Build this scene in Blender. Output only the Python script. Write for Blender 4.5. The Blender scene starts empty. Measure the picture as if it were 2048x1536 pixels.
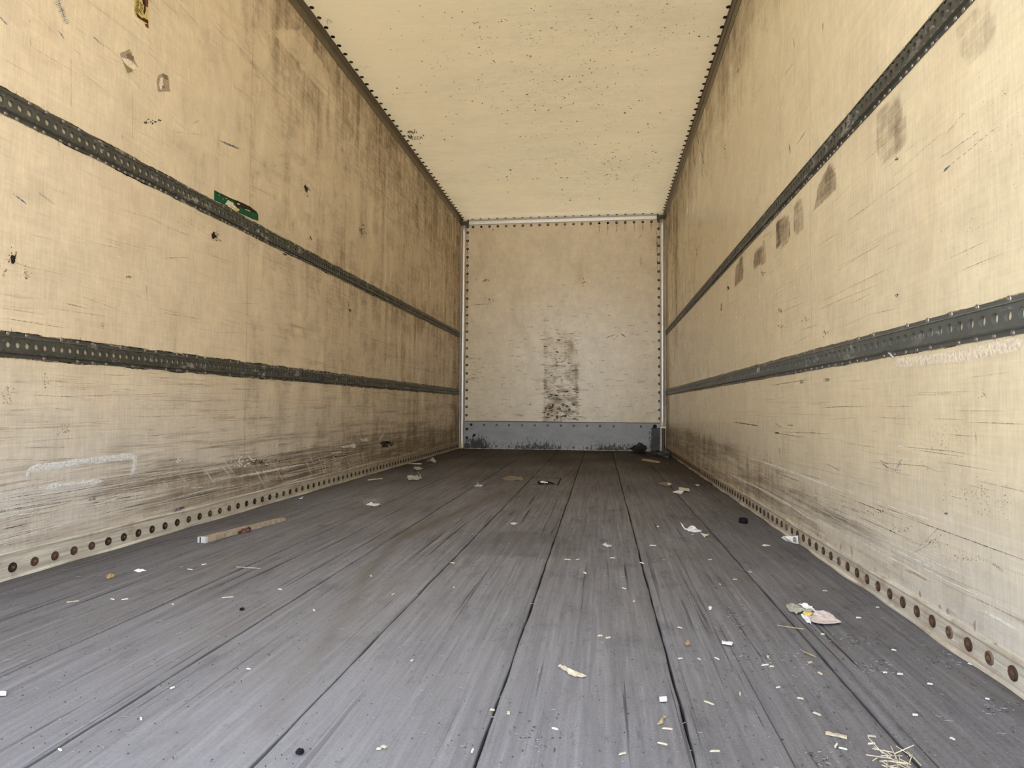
import bpy, bmesh, math, random
import numpy as np
from mathutils import Vector, Matrix

random.seed(7); rng = np.random.default_rng(7)
S = bpy.context.scene
C = S.collection

# ------------------------------------------------------------------ camera, sky, sun, exposure
W, H, D = 2.5, 2.844, 7.96            # inside of the box: width, height, length
F_PX, YAW, PITCH, ROLL = 1309.7, 0.134602, 0.034361, 0.007221
CAM = Vector((1.73385, 0.0, 0.52215))
_f = Vector((-math.sin(YAW)*math.cos(PITCH), math.cos(YAW)*math.cos(PITCH), math.sin(PITCH)))
_r0 = Vector((math.cos(YAW), math.sin(YAW), 0)); _u0 = _r0.cross(_f)
_r = math.cos(ROLL)*_r0 + math.sin(ROLL)*_u0
_u = -math.sin(ROLL)*_r0 + math.cos(ROLL)*_u0
cam = bpy.data.cameras.new('camera'); cam_ob = bpy.data.objects.new('camera', cam); C.objects.link(cam_ob)
cam.sensor_fit = 'HORIZONTAL'; cam.sensor_width = 36.0; cam.lens = F_PX/2048*36.0
cam.clip_start = 0.02; cam.clip_end = 400
cam_ob.matrix_world = Matrix(((_r.x, _u.x, -_f.x, CAM.x), (_r.y, _u.y, -_f.y, CAM.y), (_r.z, _u.z, -_f.z, CAM.z), (0, 0, 0, 1)))
S.camera = cam_ob

world = bpy.data.worlds.new('sky'); S.world = world; world.use_nodes = True
wn = world.node_tree; wn.nodes.clear()
sky = wn.nodes.new('ShaderNodeTexSky'); sky.sky_type = 'NISHITA'; sky.sun_disc = False
sky.sun_elevation = math.radians(52); sky.sun_rotation = math.radians(20); sky.dust_density = 3.0
hz = wn.nodes.new('ShaderNodeMix'); hz.data_type = 'RGBA'; hz.inputs[0].default_value = 0.45   # thin high cloud whitens the blue
hz.inputs[7].default_value = (6.0, 6.2, 6.5, 1)
bg = wn.nodes.new('ShaderNodeBackground'); bg.inputs['Strength'].default_value = 0.36
wo = wn.nodes.new('ShaderNodeOutputWorld')
wn.links.new(sky.outputs[0], hz.inputs[6]); wn.links.new(hz.outputs[2], bg.inputs[0]); wn.links.new(bg.outputs[0], wo.inputs[0])

sun = bpy.data.lights.new('sun', 'SUN'); sun_ob = bpy.data.objects.new('sun', sun); C.objects.link(sun_ob)
sun.energy = 7.0; sun.angle = math.radians(0.6); sun.color = (1.0, 0.95, 0.86)
sun_ob.rotation_euler = (math.radians(-24), math.radians(-10), 0); sun_ob.location = (0, 12, 20)

S.view_settings.view_transform = 'Standard'; S.view_settings.look = 'None'
S.view_settings.gamma = 1.0; S.view_settings.use_curve_mapping = False
S.view_settings.exposure = 1.50
ROOF_GLOW = 0.205       # added for fill: share of light each fibreglass roof face lets through
S.cycles.use_adaptive_sampling = True; S.cycles.adaptive_threshold = 0.04
S.cycles.diffuse_bounces = 7; S.cycles.glossy_bounces = 4; S.cycles.max_bounces = 10
S.cycles.use_denoising = True

# ------------------------------------------------------------------ helpers
def lin(r, g, b):
    return tuple((c/255/12.92 if c/255 <= 0.04045 else ((c/255+0.055)/1.055)**2.4) for c in (r, g, b)) + (1.0,)

def ray(u, v):
    return _f + _r*((u-1024)/F_PX) - _u*((v-768)/F_PX)

SURF = {'L': (0, 0.0), 'R': (0, W), 'F': (1, D), 'C': (2, H), 'B': (2, 0.0)}
def at(s, u, v, off=0.0):
    """the point of a surface that the photograph shows at pixel u, v"""
    ax, val = SURF[s]
    val += off if s in 'LB' else -off
    d = ray(u, v)
    return CAM + d*((val-CAM[ax])/d[ax])

def project(P):
    d = P - np.array(CAM)
    z = d @ np.array(_f)
    z = np.where(np.abs(z) < 1e-6, 1e-6, z)
    return 1024 + F_PX*(d @ np.array(_r))/z, 768 - F_PX*(d @ np.array(_u))/z, z

def link(name, me, mats=(), parent=None, kind=None):
    o = bpy.data.objects.new(name, me); C.objects.link(o)
    for m in mats: me.materials.append(m)
    if parent: o.parent = parent
    if kind: o['kind'] = kind
    return o

def tag(o, label, cat, group=None):
    o['label'] = label; o['category'] = cat
    if group: o['group'] = group
    return o

def mesh(name, verts, faces, smooth=False, midx=None):
    me = bpy.data.meshes.new(name); me.from_pydata([tuple(v) for v in verts], [], faces)
    if smooth: me.polygons.foreach_set('use_smooth', [True]*len(me.polygons))
    if midx is not None: me.polygons.foreach_set('material_index', midx)
    me.update(); return me

class MB:
    def __init__(s): s.v = []; s.f = []; s.m = []
    def add(s, vs, fs, m=0):
        n = len(s.v); s.v += [tuple(v) for v in vs]; s.f += [tuple(i+n for i in f) for f in fs]; s.m += [m]*len(fs)
    def box(s, a, b, m=0):
        (x0, y0, z0), (x1, y1, z1) = a, b
        s.add([(x0,y0,z0),(x1,y0,z0),(x1,y1,z0),(x0,y1,z0),(x0,y0,z1),(x1,y0,z1),(x1,y1,z1),(x0,y1,z1)],
              [(0,3,2,1),(4,5,6,7),(0,1,5,4),(1,2,6,5),(2,3,7,6),(3,0,4,7)], m)
    def build(s, name, mats, parent=None, kind=None, smooth=False):
        return link(name, mesh(name, s.v, s.f, smooth, s.m), mats, parent, kind)

def grid(name, P, nu, nv, flip=False):
    """P: (nu*nv,3) row major"""
    idx = np.arange(nu*nv).reshape(nu, nv)
    q = np.stack([idx[:-1, :-1], idx[1:, :-1], idx[1:, 1:], idx[:-1, 1:]], -1).reshape(-1, 4)
    if flip: q = q[:, ::-1]
    me = bpy.data.meshes.new(name)
    me.vertices.add(len(P)); me.vertices.foreach_set('co', P.astype(np.float32).ravel())
    me.loops.add(q.size); me.loops.foreach_set('vertex_index', q.astype(np.int32).ravel())
    me.polygons.add(len(q)); me.polygons.foreach_set('loop_start', np.arange(0, q.size, 4, dtype=np.int32))
    me.polygons.foreach_set('loop_total', np.full(len(q), 4, dtype=np.int32))
    me.polygons.foreach_set('use_smooth', np.ones(len(q), dtype=bool))
    me.update(calc_edges=True); me.validate()
    return me

def add_slab(me, verts, faces):
    """append the back and edges of a slab to a grid mesh"""
    bm = bmesh.new(); bm.from_mesh(me)
    vs = [bm.verts.new(v) for v in verts]
    for f in faces: bm.faces.new([vs[i] for i in f])
    bm.to_mesh(me); bm.free()

def colattr(me, name, rgb):
    n = len(me.vertices); a = np.zeros((n, 4), np.float32); a[:, 3] = 1
    k = min(n, len(rgb)); a[:k, :rgb.shape[1]] = rgb[:k]
    at_ = me.color_attributes.new(name, 'FLOAT_COLOR', 'POINT'); at_.data.foreach_set('color', a.ravel())

def inpoly(px, py, poly):
    r = np.zeros(len(px), bool); n = len(poly)
    for i in range(n):
        x0, y0 = poly[i]; x1, y1 = poly[(i+1) % n]
        c = ((y0 > py) != (y1 > py)) & (px < (x1-x0)*(py-y0)/((y1-y0) or 1e-9)+x0)
        r ^= c
    return r

def segdist(px, py, pts):
    d = np.full(len(px), 1e9)
    for (x0, y0), (x1, y1) in zip(pts[:-1], pts[1:]):
        dx, dy = x1-x0, y1-y0; t = np.clip(((px-x0)*dx+(py-y0)*dy)/(dx*dx+dy*dy+1e-9), 0, 1)
        d = np.minimum(d, np.hypot(px-x0-t*dx, py-y0-t*dy))
    return d

# ------------------------------------------------------------------ node helpers
class NT:
    def __init__(s, name):
        s.mat = bpy.data.materials.new(name); s.mat.use_nodes = True; s.t = s.mat.node_tree; s.t.nodes.clear()
        s.out = s.t.nodes.new('ShaderNodeOutputMaterial'); s.bsdf = s.t.nodes.new('ShaderNodeBsdfPrincipled')
        s.t.links.new(s.bsdf.outputs[0], s.out.inputs[0])
    def n(s, k): return s.t.nodes.new(k)
    def put(s, sock, v):
        if isinstance(v, bpy.types.NodeSocket): s.t.links.new(v, sock)
        elif isinstance(v, (int, float)) and sock.type in ('RGBA',): sock.default_value = (v, v, v, 1)
        else: sock.default_value = v
    def coord(s, kind='Object'): return s.n('ShaderNodeTexCoord').outputs[kind]
    def map(s, v, scale=(1, 1, 1), loc=(0, 0, 0), rot=(0, 0, 0)):
        m = s.n('ShaderNodeMapping'); s.put(m.inputs[0], v); m.inputs['Scale'].default_value = scale
        m.inputs['Location'].default_value = loc; m.inputs['Rotation'].default_value = rot; return m.outputs[0]
    def noise(s, v, scale=1.0, det=3.0, rough=0.55, dist=0.0):
        m = s.n('ShaderNodeTexNoise'); s.put(m.inputs['Vector'], v); m.inputs['Scale'].default_value = scale
        m.inputs['Detail'].default_value = det; m.inputs['Roughness'].default_value = rough; m.inputs['Distortion'].default_value = dist
        return m.outputs[0]
    def ramp(s, f, a, b, lo=0.0, hi=1.0):
        m = s.n('ShaderNodeMapRange'); s.put(m.inputs[0], f); s.put(m.inputs[1], a); s.put(m.inputs[2], b)
        m.inputs[3].default_value = lo; m.inputs[4].default_value = hi; m.clamp = True; return m.outputs[0]
    def m(s, op, a, b=0.0):
        m = s.n('ShaderNodeMath'); m.operation = op; s.put(m.inputs[0], a); s.put(m.inputs[1], b); return m.outputs[0]
    def mix(s, f, a, b, mode='MIX'):
        m = s.n('ShaderNodeMix'); m.data_type = 'RGBA'; m.blend_type = mode
        s.put(m.inputs[0], f); s.put(m.inputs[6], a); s.put(m.inputs[7], b); return m.outputs[2]
    def attr(s, name):
        a = s.n('ShaderNodeAttribute'); a.attribute_name = name; sp = s.n('ShaderNodeSeparateColor')
        s.t.links.new(a.outputs['Color'], sp.inputs[0]); return sp.outputs
    def bump(s, h, strength, dist):
        b = s.n('ShaderNodeBump'); s.put(b.inputs['Height'], h); b.inputs['Strength'].default_value = strength
        b.inputs['Distance'].default_value = dist; s.t.links.new(b.outputs[0], s.bsdf.inputs['Normal'])
    def set(s, **k):
        for a, v in k.items(): s.put(s.bsdf.inputs[a.replace('_', ' ')], v)
        return s.mat

def plain(name, col, rough=0.6, metal=0.0, var=0.15, scale=40.0, spec=0.3):
    t = NT(name); n = t.noise(t.coord(), scale, 4.0, 0.6)
    d = tuple(c*(1-var*2) for c in col[:3]) + (1,)
    l = tuple(min(1, c*(1+var)) for c in col[:3]) + (1,)
    return t.set(Base_Color=t.mix(n, d, l), Roughness=rough, Metallic=metal, Specular_IOR_Level=spec)

# ------------------------------------------------------------------ materials
def wall_material(name, along, seed, bandx=0.8, cream=((231, 213, 183), (225, 207, 177)), grime=(150, 131, 108), spots=(70, 56, 42)):
    """fibreglass liner; along='y' for the side walls, 'x' for the front wall"""
    t = NT(name); o = t.coord()
    sp = t.n('ShaderNodeSeparateXYZ'); t.put(sp.inputs[0], o)
    cb = t.n('ShaderNodeCombineXYZ'); t.put(cb.inputs[0], sp.outputs[1 if along == 'y' else 0]); t.put(cb.inputs[1], sp.outputs[2]); cb.inputs[2].default_value = seed
    V = cb.outputs[0]
    R, G, B = t.attr('dirt_light')[:3]
    base = t.mix(t.noise(V, 1.3, 3.0), lin(*cream[0]), lin(*cream[1]))
    # clean patches and yellowed ones
    base = t.mix(t.ramp(t.noise(t.map(V, (2.0, 0.8, 1)), 1.6, 4.0), 0.55, 0.75, 0, 0.5), base, lin(220, 198, 166))
    # whiter zone low on the wall: wear plus skylight painted into the colour
    base = t.mix(t.m('MULTIPLY', B, t.ramp(t.noise(t.map(V, (1.2, 26, 1)), 1.0, 5.0, 0.65), 0.30, 0.62, 0.65, 1.0)), base, lin(214, 209, 201))
    # weave of the glass cloth and fine rubbing
    wv = t.noise(t.map(V, (150, 12, 1)), 1.0, 1.0, 0.5)
    wh = t.noise(t.map(V, (7, 170, 1)), 1.0, 1.0, 0.5)
    hf = t.noise(t.map(V, (5.0, 78, 1), (1, 6, 2), (0, 0, 0.10)), 1.0, 6.0, 0.72, 0.2)
    mott = t.noise(t.map(V, (1.0, 0.8, 1), (11, 5, 0)), 6.5, 6.0, 0.80)
    weave = t.m('ADD', t.ramp(wv, 0.25, 0.75, -0.055, 0.055), t.ramp(wh, 0.25, 0.75, -0.022, 0.022))
    weave = t.m('ADD', weave, t.m('ADD', t.ramp(hf, 0.25, 0.75, 0.055, -0.055), t.ramp(mott, 0.25, 0.75, 0.14, -0.14)))
    # grime: drifting vertical streaks, mottling in the weave, rubbing along the wall
    st = t.noise(t.map(V, (11.0, 0.9, 1)), 1.0, 5.0, 0.72, 0.3)
    big = t.noise(t.map(V, (1.0, 0.9, 1), (3, 7, 0)), 1.5, 4.0, 0.55)
    g = t.m('ADD', t.m('ADD', t.m('MULTIPLY', st, 0.36), t.m('MULTIPLY', mott, 0.34)), t.m('ADD', t.m('MULTIPLY', hf, 0.18), t.m('MULTIPLY', big, 0.12)))
    Rc = t.m('MINIMUM', R, 1.15)
    lo = t.m('SUBTRACT', 0.56, t.m('MULTIPLY', Rc, 0.17))
    sm = t.m('MULTIPLY', t.ramp(g, lo, t.m('ADD', lo, 0.15)), t.m('MINIMUM', t.m('ADD', 0.22, R), 1.0))
    col = t.mix(t.m('MULTIPLY', sm, 0.80), base, lin(*grime))
    lo2 = t.m('SUBTRACT', 0.66, t.m('MULTIPLY', Rc, 0.13))
    col = t.mix(t.m('MULTIPLY', t.m('MULTIPLY', t.ramp(g, lo2, t.m('ADD', lo2, 0.07)), Rc), 0.75), col, lin(*[c*0.55 for c in grime]))
    # broad scuff bands and thin scratches along the wall
    bd = t.noise(t.map(V, (bandx, 20, 1), (4, 2, 7)), 1.0, 5.0, 0.72, 0.4)
    tb = t.m('SUBTRACT', 0.70, t.m('MULTIPLY', G, 0.24))
    col = t.mix(t.m('MULTIPLY', t.ramp(bd, tb, t.m('ADD', tb, 0.14)), 0.62), col, lin(*[c*0.85 for c in grime]))
    sc = t.noise(t.map(V, (bandx*2.8, 62, 1)), 1.0, 6.0, 0.62, 0.5)
    pa = t.noise(t.map(V, (1.2, 3.4, 1), (5, 1, 0)), 1.0, 3.0)
    thr = t.m('SUBTRACT', 0.79, t.m('MULTIPLY', t.m('ADD', G, t.m('MULTIPLY', pa, 0.3)), 0.20))
    col = t.mix(t.m('MULTIPLY', t.ramp(sc, thr, t.m('ADD', thr, 0.12)), 0.6), col, lin(*[c*0.6 for c in grime]))
    # pale scratches
    sl = t.noise(t.map(V, (1.7, 88, 1), (2, 9, 4)), 1.0, 5.0, 0.6, 0.4)
    col = t.mix(t.m('MULTIPLY', t.ramp(sl, 0.60, 0.70), t.m('ADD', 0.12, t.m('MULTIPLY', B, 0.7))), col, lin(234, 226, 206))
    # specks
    sk = t.noise(t.map(V, (1.0, 1.5, 1), (8, 8, 3)), 70.0, 4.0, 0.75)
    kp = t.noise(V, 2.7, 3.0)
    ks = t.m('SUBTRACT', 0.755, t.m('MULTIPLY', t.m('ADD', t.m('MULTIPLY', kp, 0.8), t.m('MULTIPLY', G, 0.45)), 0.13))
    col = t.mix(t.m('MULTIPLY', t.ramp(sk, ks, t.m('ADD', ks, 0.05)), 0.75), col, lin(*spots))
    pm = 0.0
    w1 = t.n('ShaderNodeHueSaturation'); t.put(w1.inputs['Color'], col); t.put(w1.inputs['Value'], t.m('ADD', 1.0, weave))
    t.bump(t.m('ADD', t.m('MULTIPLY', wv, 0.4), t.noise(V, 5.0, 2.0)), 0.12, 0.004)
    return t.set(Base_Color=w1.outputs[0], Roughness=t.ramp(sm, 0, 0.8, 0.24, 0.6), Specular_IOR_Level=0.45)

M = {}
M['wall_l'] = wall_material('fibreglass_liner_left', 'y', 1.7)
M['wall_r'] = wall_material('fibreglass_liner_right', 'y', 8.3, cream=((236, 222, 190), (230, 216, 184)))
M['wall_f'] = wall_material('fibreglass_liner_front', 'x', 14.1, 3.6, cream=((248, 236, 212), (244, 230, 204)), grime=(134, 112, 80), spots=(60, 47, 34))

def ceiling_material():
    t = NT('fibreglass_roof_liner'); o = t.coord(); R, G, B = t.attr('dirt_light')[:3]
    base = t.mix(t.noise(o, 1.1, 3.0), lin(212, 198, 160), lin(204, 190, 154))
    base = t.mix(t.m('MULTIPLY', R, 0.42), base, lin(160, 145, 116))  # dirt patches, plus light falloff with depth painted into the colour
    cl = t.noise(t.map(o, (0.7, 1.5, 1)), 2.0, 5.0, 0.65)
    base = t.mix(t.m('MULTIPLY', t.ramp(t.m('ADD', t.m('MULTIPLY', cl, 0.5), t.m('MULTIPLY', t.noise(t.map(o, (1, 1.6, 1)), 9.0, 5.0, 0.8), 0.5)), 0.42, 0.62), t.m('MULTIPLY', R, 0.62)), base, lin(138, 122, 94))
    a = t.noise(t.map(o, (1.0, 1.8, 1)), 55.0, 5.0, 0.80); k = t.noise(o, 2.2, 4.0, 0.6)
    th = t.m('SUBTRACT', 0.735, t.m('MULTIPLY', t.m('ADD', t.m('MULTIPLY', k, 0.5), R), 0.135))
    col = t.mix(t.m('MULTIPLY', t.ramp(a, th, t.m('ADD', th, 0.06)), 0.8), base, lin(70, 58, 44))
    wv = t.noise(t.map(o, (5, 60, 1)), 1.0, 2.0)
    w1 = t.n('ShaderNodeHueSaturation'); t.put(w1.inputs['Color'], col); t.put(w1.inputs['Value'], t.ramp(wv, 0.2, 0.8, 0.965, 1.035))
    t.bump(t.noise(t.map(o, (1.5, 4, 1)), 1.0, 2.0), 0.10, 0.01)
    # translucency added to the roof to brighten the interior with daylight
    tr = t.n('ShaderNodeBsdfTranslucent'); tr.inputs[0].default_value = lin(243, 235, 214); mx = t.n('ShaderNodeMixShader'); mx.inputs[0].default_value = ROOF_GLOW
    t.t.links.new(t.bsdf.outputs[0], mx.inputs[1]); t.t.links.new(tr.outputs[0], mx.inputs[2]); t.t.links.new(mx.outputs[0], t.out.inputs[0])
    return t.set(Base_Color=w1.outputs[0], Roughness=0.20, Specular_IOR_Level=0.5)
M['ceiling'] = ceiling_material()

def floor_material():
    t = NT('worn_plank_wood'); o = t.coord(); R, G, B = t.attr('dirt_light')[:3]
    inf = t.n('ShaderNodeObjectInfo').outputs['Random']
    ad = t.n('ShaderNodeVectorMath'); ad.operation = 'ADD'; t.put(ad.inputs[0], o)
    cc = t.n('ShaderNodeCombineXYZ'); t.put(cc.inputs[2], t.m('MULTIPLY', inf, 37.0)); t.put(ad.inputs[1], cc.outputs[0]); o = ad.outputs[0]
    base = t.mix(t.noise(t.map(o, (3, 0.8, 1)), 1.4, 4.0, 0.6), lin(112, 112, 116), lin(133, 134, 141))
    base = t.mix(t.ramp(t.noise(t.map(o, (2, 1.0, 1), (4, 4, 4)), 1.7, 4.0), 0.5, 0.75, 0, 0.55), base, lin(116, 112, 105))
    gr = t.noise(t.map(o, (75, 2.6, 1)), 1.0, 5.0, 0.65, 0.3)
    col = t.mix(t.ramp(gr, 0.40, 0.72, 0, 0.55), base, lin(72, 72, 75))
    col = t.mix(t.ramp(gr, 0.28, 0.42, 0.30, 0), col, lin(160, 161, 168))
    bl = t.noise(t.map(o, (4, 1.7, 1), (1, 2, 9)), 3.0, 6.0, 0.72)
    col = t.mix(t.ramp(bl, 0.54, 0.74, 0, 0.62), col, lin(66, 66, 68))
    ck = t.noise(t.map(o, (80, 0.9, 1), (7, 1, 2)), 1.0, 4.0, 0.6, 0.5)
    col = t.mix(t.m('MULTIPLY', t.ramp(ck, 0.61, 0.655), t.ramp(t.noise(o, 1.5, 2.0), 0.40, 0.6, 0.1, 0.9)), col, lin(44, 43, 43))
    pt = t.noise(t.map(o, (1, 0.30, 1), (5, 5, 5)), 70.0, 5.0, 0.75)
    col = t.mix(t.ramp(pt, 0.58, 0.72, 0, 0.7), col, lin(52, 51, 52))
    gt1 = t.noise(o, 230.0, 4.0, 0.8)
    hs = t.n('ShaderNodeHueSaturation'); t.put(hs.inputs['Color'], col); t.put(hs.inputs['Value'], t.ramp(gt1, 0.25, 0.75, 0.70, 1.30)); col = hs.outputs[0]
    sp = t.noise(t.map(o, (1, 0.8, 1)), 120.0, 2.0, 0.6)
    col = t.mix(t.ramp(sp, 0.73, 0.78, 0, 0.35), col, lin(190, 190, 194))
    col = t.mix(t.m('MULTIPLY', R, 0.85), col, lin(50, 43, 36))  # dark brown for dirt and for the painted dimming with depth
    col = t.mix(t.m('MULTIPLY', G, t.ramp(t.noise(t.map(o, (20, 1.2, 1)), 1.5, 4.0), 0.25, 0.6, 0.35, 0.9)), col, lin(88, 80, 68))
    col = t.mix(t.m('MULTIPLY', B, 0.5), col, lin(178, 180, 188))
    t.bump(t.m('ADD', gr, t.m('MULTIPLY', t.ramp(ck, 0.62, 0.70), -1.5)), 0.28, 0.003)
    return t.set(Base_Color=col, Roughness=t.ramp(gr, 0.2, 0.8, 0.72, 0.9), Specular_IOR_Level=0.22)
M['floor'] = floor_material()

def track_material(name, c1=(104, 105, 98), c2=(70, 69, 62), shine=0.56):
    t = NT(name); o = t.coord()
    n = t.noise(t.map(o, (1, 0.5, 1)), 26.0, 5.0, 0.65)
    col = t.mix(n, lin(*c2), lin(*c1))
    r = t.noise(t.map(o, (1, 0.6, 1), (4, 4, 4)), 5.0, 5.0, 0.7)
    col = t.mix(t.ramp(r, 0.66, 0.8, 0, 0.6), col, lin(84, 60, 42))
    sh = t.noise(t.map(o, (1, 0.45, 1), (1, 9, 2)), 34.0, 4.0, 0.7); s2 = t.noise(o, 3.0, 2.0)
    k = t.m('MULTIPLY', t.ramp(sh, shine, shine+0.05), t.ramp(s2, 0.4, 0.6))
    col = t.mix(t.m('MULTIPLY', k, 0.8), col, lin(176, 174, 168))
    return t.set(Base_Color=col, Roughness=t.ramp(n, 0.2, 0.8, 0.35, 0.6), Metallic=0.45)
M['track'] = track_material('grimy_galvanised_track')
M['track_r'] = track_material('grey_galvanised_track', (124, 128, 126), (92, 95, 92), 0.58)
M['rail'] = track_material('dirty_roof_rail', (150, 138, 118), (98, 86, 68), 0.72)
M['rust'] = plain('rusty_rivet', lin(104, 80, 64), 0.8, 0.1, 0.35, 160)
M['rust_ring'] = plain('dark_rivet_rim', lin(76, 57, 44), 0.8, 0.1, 0.3, 160)
M['rust_pale'] = plain('rust_worn_rivet', lin(128, 106, 90), 0.75, 0.1, 0.3, 160)
M['dark'] = plain('dark_rivet', lin(40, 32, 26), 0.7, 0.1, 0.3, 160)
M['pin'] = plain('bright_rivet_pin', lin(176, 166, 146), 0.4, 0.6, 0.2, 160)
M['silver'] = plain('bare_steel_rivet', lin(178, 174, 166), 0.35, 0.7, 0.35, 9)
M['cream'] = plain('painted_rivet', lin(205, 186, 146), 0.5, 0, 0.15, 90)
M['alu'] = plain('scuffed_aluminium', lin(250, 249, 247), 0.44, 0.75, 0.06, 30)
M['alu_dark'] = plain('tarnished_bracket', lin(104, 98, 90), 0.5, 0.5, 0.2, 40)
M['black_gap'] = plain('dark_void', lin(24, 20, 17), 0.9, 0, 0.2, 20)
M['outer'] = plain('outer_skin', lin(200, 200, 200), 0.5)
M['concrete'] = plain('yard_concrete', lin(168, 164, 156), 0.9, 0, 0.12, 3)

def strip_material(name, rusty):
    t = NT(name); o = t.coord()
    a = t.noise(t.map(o, (1, 4, 110)), 1.0, 6.0, 0.7)
    col = t.mix(t.ramp(a, 0.35, 0.65), lin(226, 221, 207), lin(170, 161, 146))
    b = t.noise(t.map(o, (1, 1, 1)), 14.0, 5.0, 0.7)
    col = t.mix(t.ramp(b, 0.55, 0.75, 0, 0.6), col, lin(120, 112, 102))
    c = t.noise(t.map(o, (1, 0.7, 1), (3, 3, 3)), 10.0 if rusty else 5.0, 5.0, 0.7)
    col = t.mix(t.ramp(c, 0.50 if rusty else 0.60, 0.72, 0, 0.8), col, lin(150, 116, 84))
    sy = t.n('ShaderNodeSeparateXYZ'); t.put(sy.inputs[0], o)     # more rust on the rusty strip, plain darkening on the other, with depth
    col = t.mix(t.m('MULTIPLY', t.ramp(sy.outputs[1], 2.4, 6.0, 0, 0.75), t.ramp(b, 0.3, 0.6, 0.5, 1.0)), col, lin(112, 84, 60) if rusty else lin(128, 112, 92))
    return t.set(Base_Color=col, Roughness=0.6, Specular_IOR_Level=0.3)
M['strip_l'] = strip_material('scuffed_base_strip', False)
M['strip_r'] = strip_material('rust_stained_base_strip', True)

def kick_material():
    t = NT('worn_steel_kick_plate'); o = t.coord(); R = t.attr('dirt_light')[0]
    n = t.noise(t.map(o, (4, 1, 9)), 1.5, 5.0, 0.6)
    col = t.mix(n, lin(140, 141, 143), lin(184, 185, 187))
    a = t.noise(t.map(o, (3, 1, 1.2)), 18.0, 5.0, 0.75)
    th = t.m('SUBTRACT', 0.74, t.m('MULTIPLY', R, 0.36))
    col = t.mix(t.m('MULTIPLY', t.ramp(a, th, t.m('ADD', th, 0.1)), 0.9), col, lin(38, 33, 30))
    b = t.noise(o, 22.0, 4.0, 0.7)
    col = t.mix(t.m('MULTIPLY', t.ramp(b, 0.6, 0.7), t.m('MULTIPLY', R, 0.5)), col, lin(96, 68, 62))
    return t.set(Base_Color=col, Roughness=0.5, Metallic=0.25)
M['kick'] = kick_material()

def paper(name, col, dark=0.75, scale=60):
    t = NT(name); n = t.noise(t.coord(), scale, 4.0, 0.6)
    return t.set(Base_Color=t.mix(t.ramp(n, 0.45, 0.75), lin(*col), lin(*[c*dark for c in col])), Roughness=0.8, Specular_IOR_Level=0.2)
M['paper'] = paper('dirty_white_paper', (226, 222, 210))
M['paper_white'] = paper('white_paper', (236, 236, 240), 0.88)
M['paper_pink'] = paper('faded_pink_paper', (214, 200, 198), 0.78, 90)
M['paper_grey'] = paper('grey_backed_paper', (176, 174, 160), 0.8)
M['paper_yellow'] = paper('yellow_print', (222, 204, 112), 0.9)
M['card'] = paper('brown_card', (138, 128, 114), 0.8)
M['flap'] = paper('dirty_grey_flap', (168, 162, 152), 0.6, 30)
M['plastic'] = paper('cloudy_plastic_film', (178, 174, 164), 0.7, 140)
M['wood_pale'] = paper('pale_split_wood', (206, 194, 170), 0.8, 90)
M['wood_tan'] = paper('tan_wood', (186, 166, 130), 0.75, 90)
M['wood_old'] = paper('weathered_wood', (178, 164, 144), 0.68, 70)
M['white_paint'] = paper('white_painted_end', (214, 212, 206), 0.85)
M['red'] = None
M['leaf'] = paper('dry_leaf', (172, 144, 100), 0.7, 120)
M['crumb'] = paper('dirt_crumb', (78, 74, 70), 0.8)
M['print_blue'] = paper('faded_blue_print', (150, 156, 184), 0.85)
M['grit'] = paper('pale_grit', (164, 162, 160), 0.8)
M['black'] = paper('black_rubber', (26, 26, 28), 0.7)
M['green'] = paper('green_tape', (36, 92, 58), 0.8, 60)
M['tape_dark'] = paper('dirt_on_tape', (56, 44, 32), 0.7)
M['resid'] = paper('tape_residue', (176, 158, 132), 0.8, 120)
M['resid_dark'] = paper('grey_tape_residue', (136, 118, 98), 0.75, 120)
M['resid_green'] = paper('olive_tape_residue', (150, 138, 92), 0.75, 120)
M['caulk'] = paper('grey_white_sealant', (232, 231, 228), 0.72, 150)
M['adh'] = paper('cream_adhesive', (238, 224, 200), 0.78, 110)
M['st_y'] = paper('yellow_print_label', (214, 192, 118), 0.9)
M['st_b'] = paper('brown_print', (66, 48, 34), 0.7)
M['st_r'] = paper('brick_red_print', (122, 58, 36), 0.85)
def ink(name, col, cover=0.75, lo=0.40, hi=0.62, fine=1.0):
    """a thin broken smear: pigment caught in the weave, bare liner between"""
    t = NT(name); o = t.coord()
    a1 = t.noise(t.map(o, (150*fine, 150*fine, 150*fine)), 1.0, 3.0, 0.7); a2 = t.noise(t.map(o, (24, 24, 24)), 1.0, 3.0, 0.6)
    al = t.m('MULTIPLY', t.ramp(t.m('ADD', t.m('MULTIPLY', a1, 0.55), t.m('MULTIPLY', a2, 0.45)), lo, hi), cover)
    t.set(Base_Color=lin(*col), Roughness=0.7, Specular_IOR_Level=0.2)
    tr = t.n('ShaderNodeBsdfTransparent'); mx = t.n('ShaderNodeMixShader'); t.put(mx.inputs[0], al)
    t.t.links.new(tr.outputs[0], mx.inputs[1]); t.t.links.new(t.bsdf.outputs[0], mx.inputs[2]); t.t.links.new(mx.outputs[0], t.out.inputs[0])
    return t.mat
M['red'] = ink('red_stain', (124, 48, 50), 0.9, 0.36, 0.56, 0.5)
M['ink_dark'] = ink('dark_scuff', (84, 68, 50), 0.75, 0.40, 0.60)
M['ink_black'] = ink('black_scuff', (44, 36, 30), 0.90, 0.34, 0.50)
M['ink_brown'] = ink('brown_scuff', (140, 114, 84), 0.70, 0.40, 0.62)
M['ink_blue'] = ink('blue_marker', (92, 120, 142), 0.85, 0.38, 0.56)
M['ink_navy'] = ink('dark_blue_marker', (62, 78, 108), 0.85, 0.38, 0.56)
M['ink_white'] = ink('pale_scratch', (247, 245, 238), 0.85, 0.26, 0.52)
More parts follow.
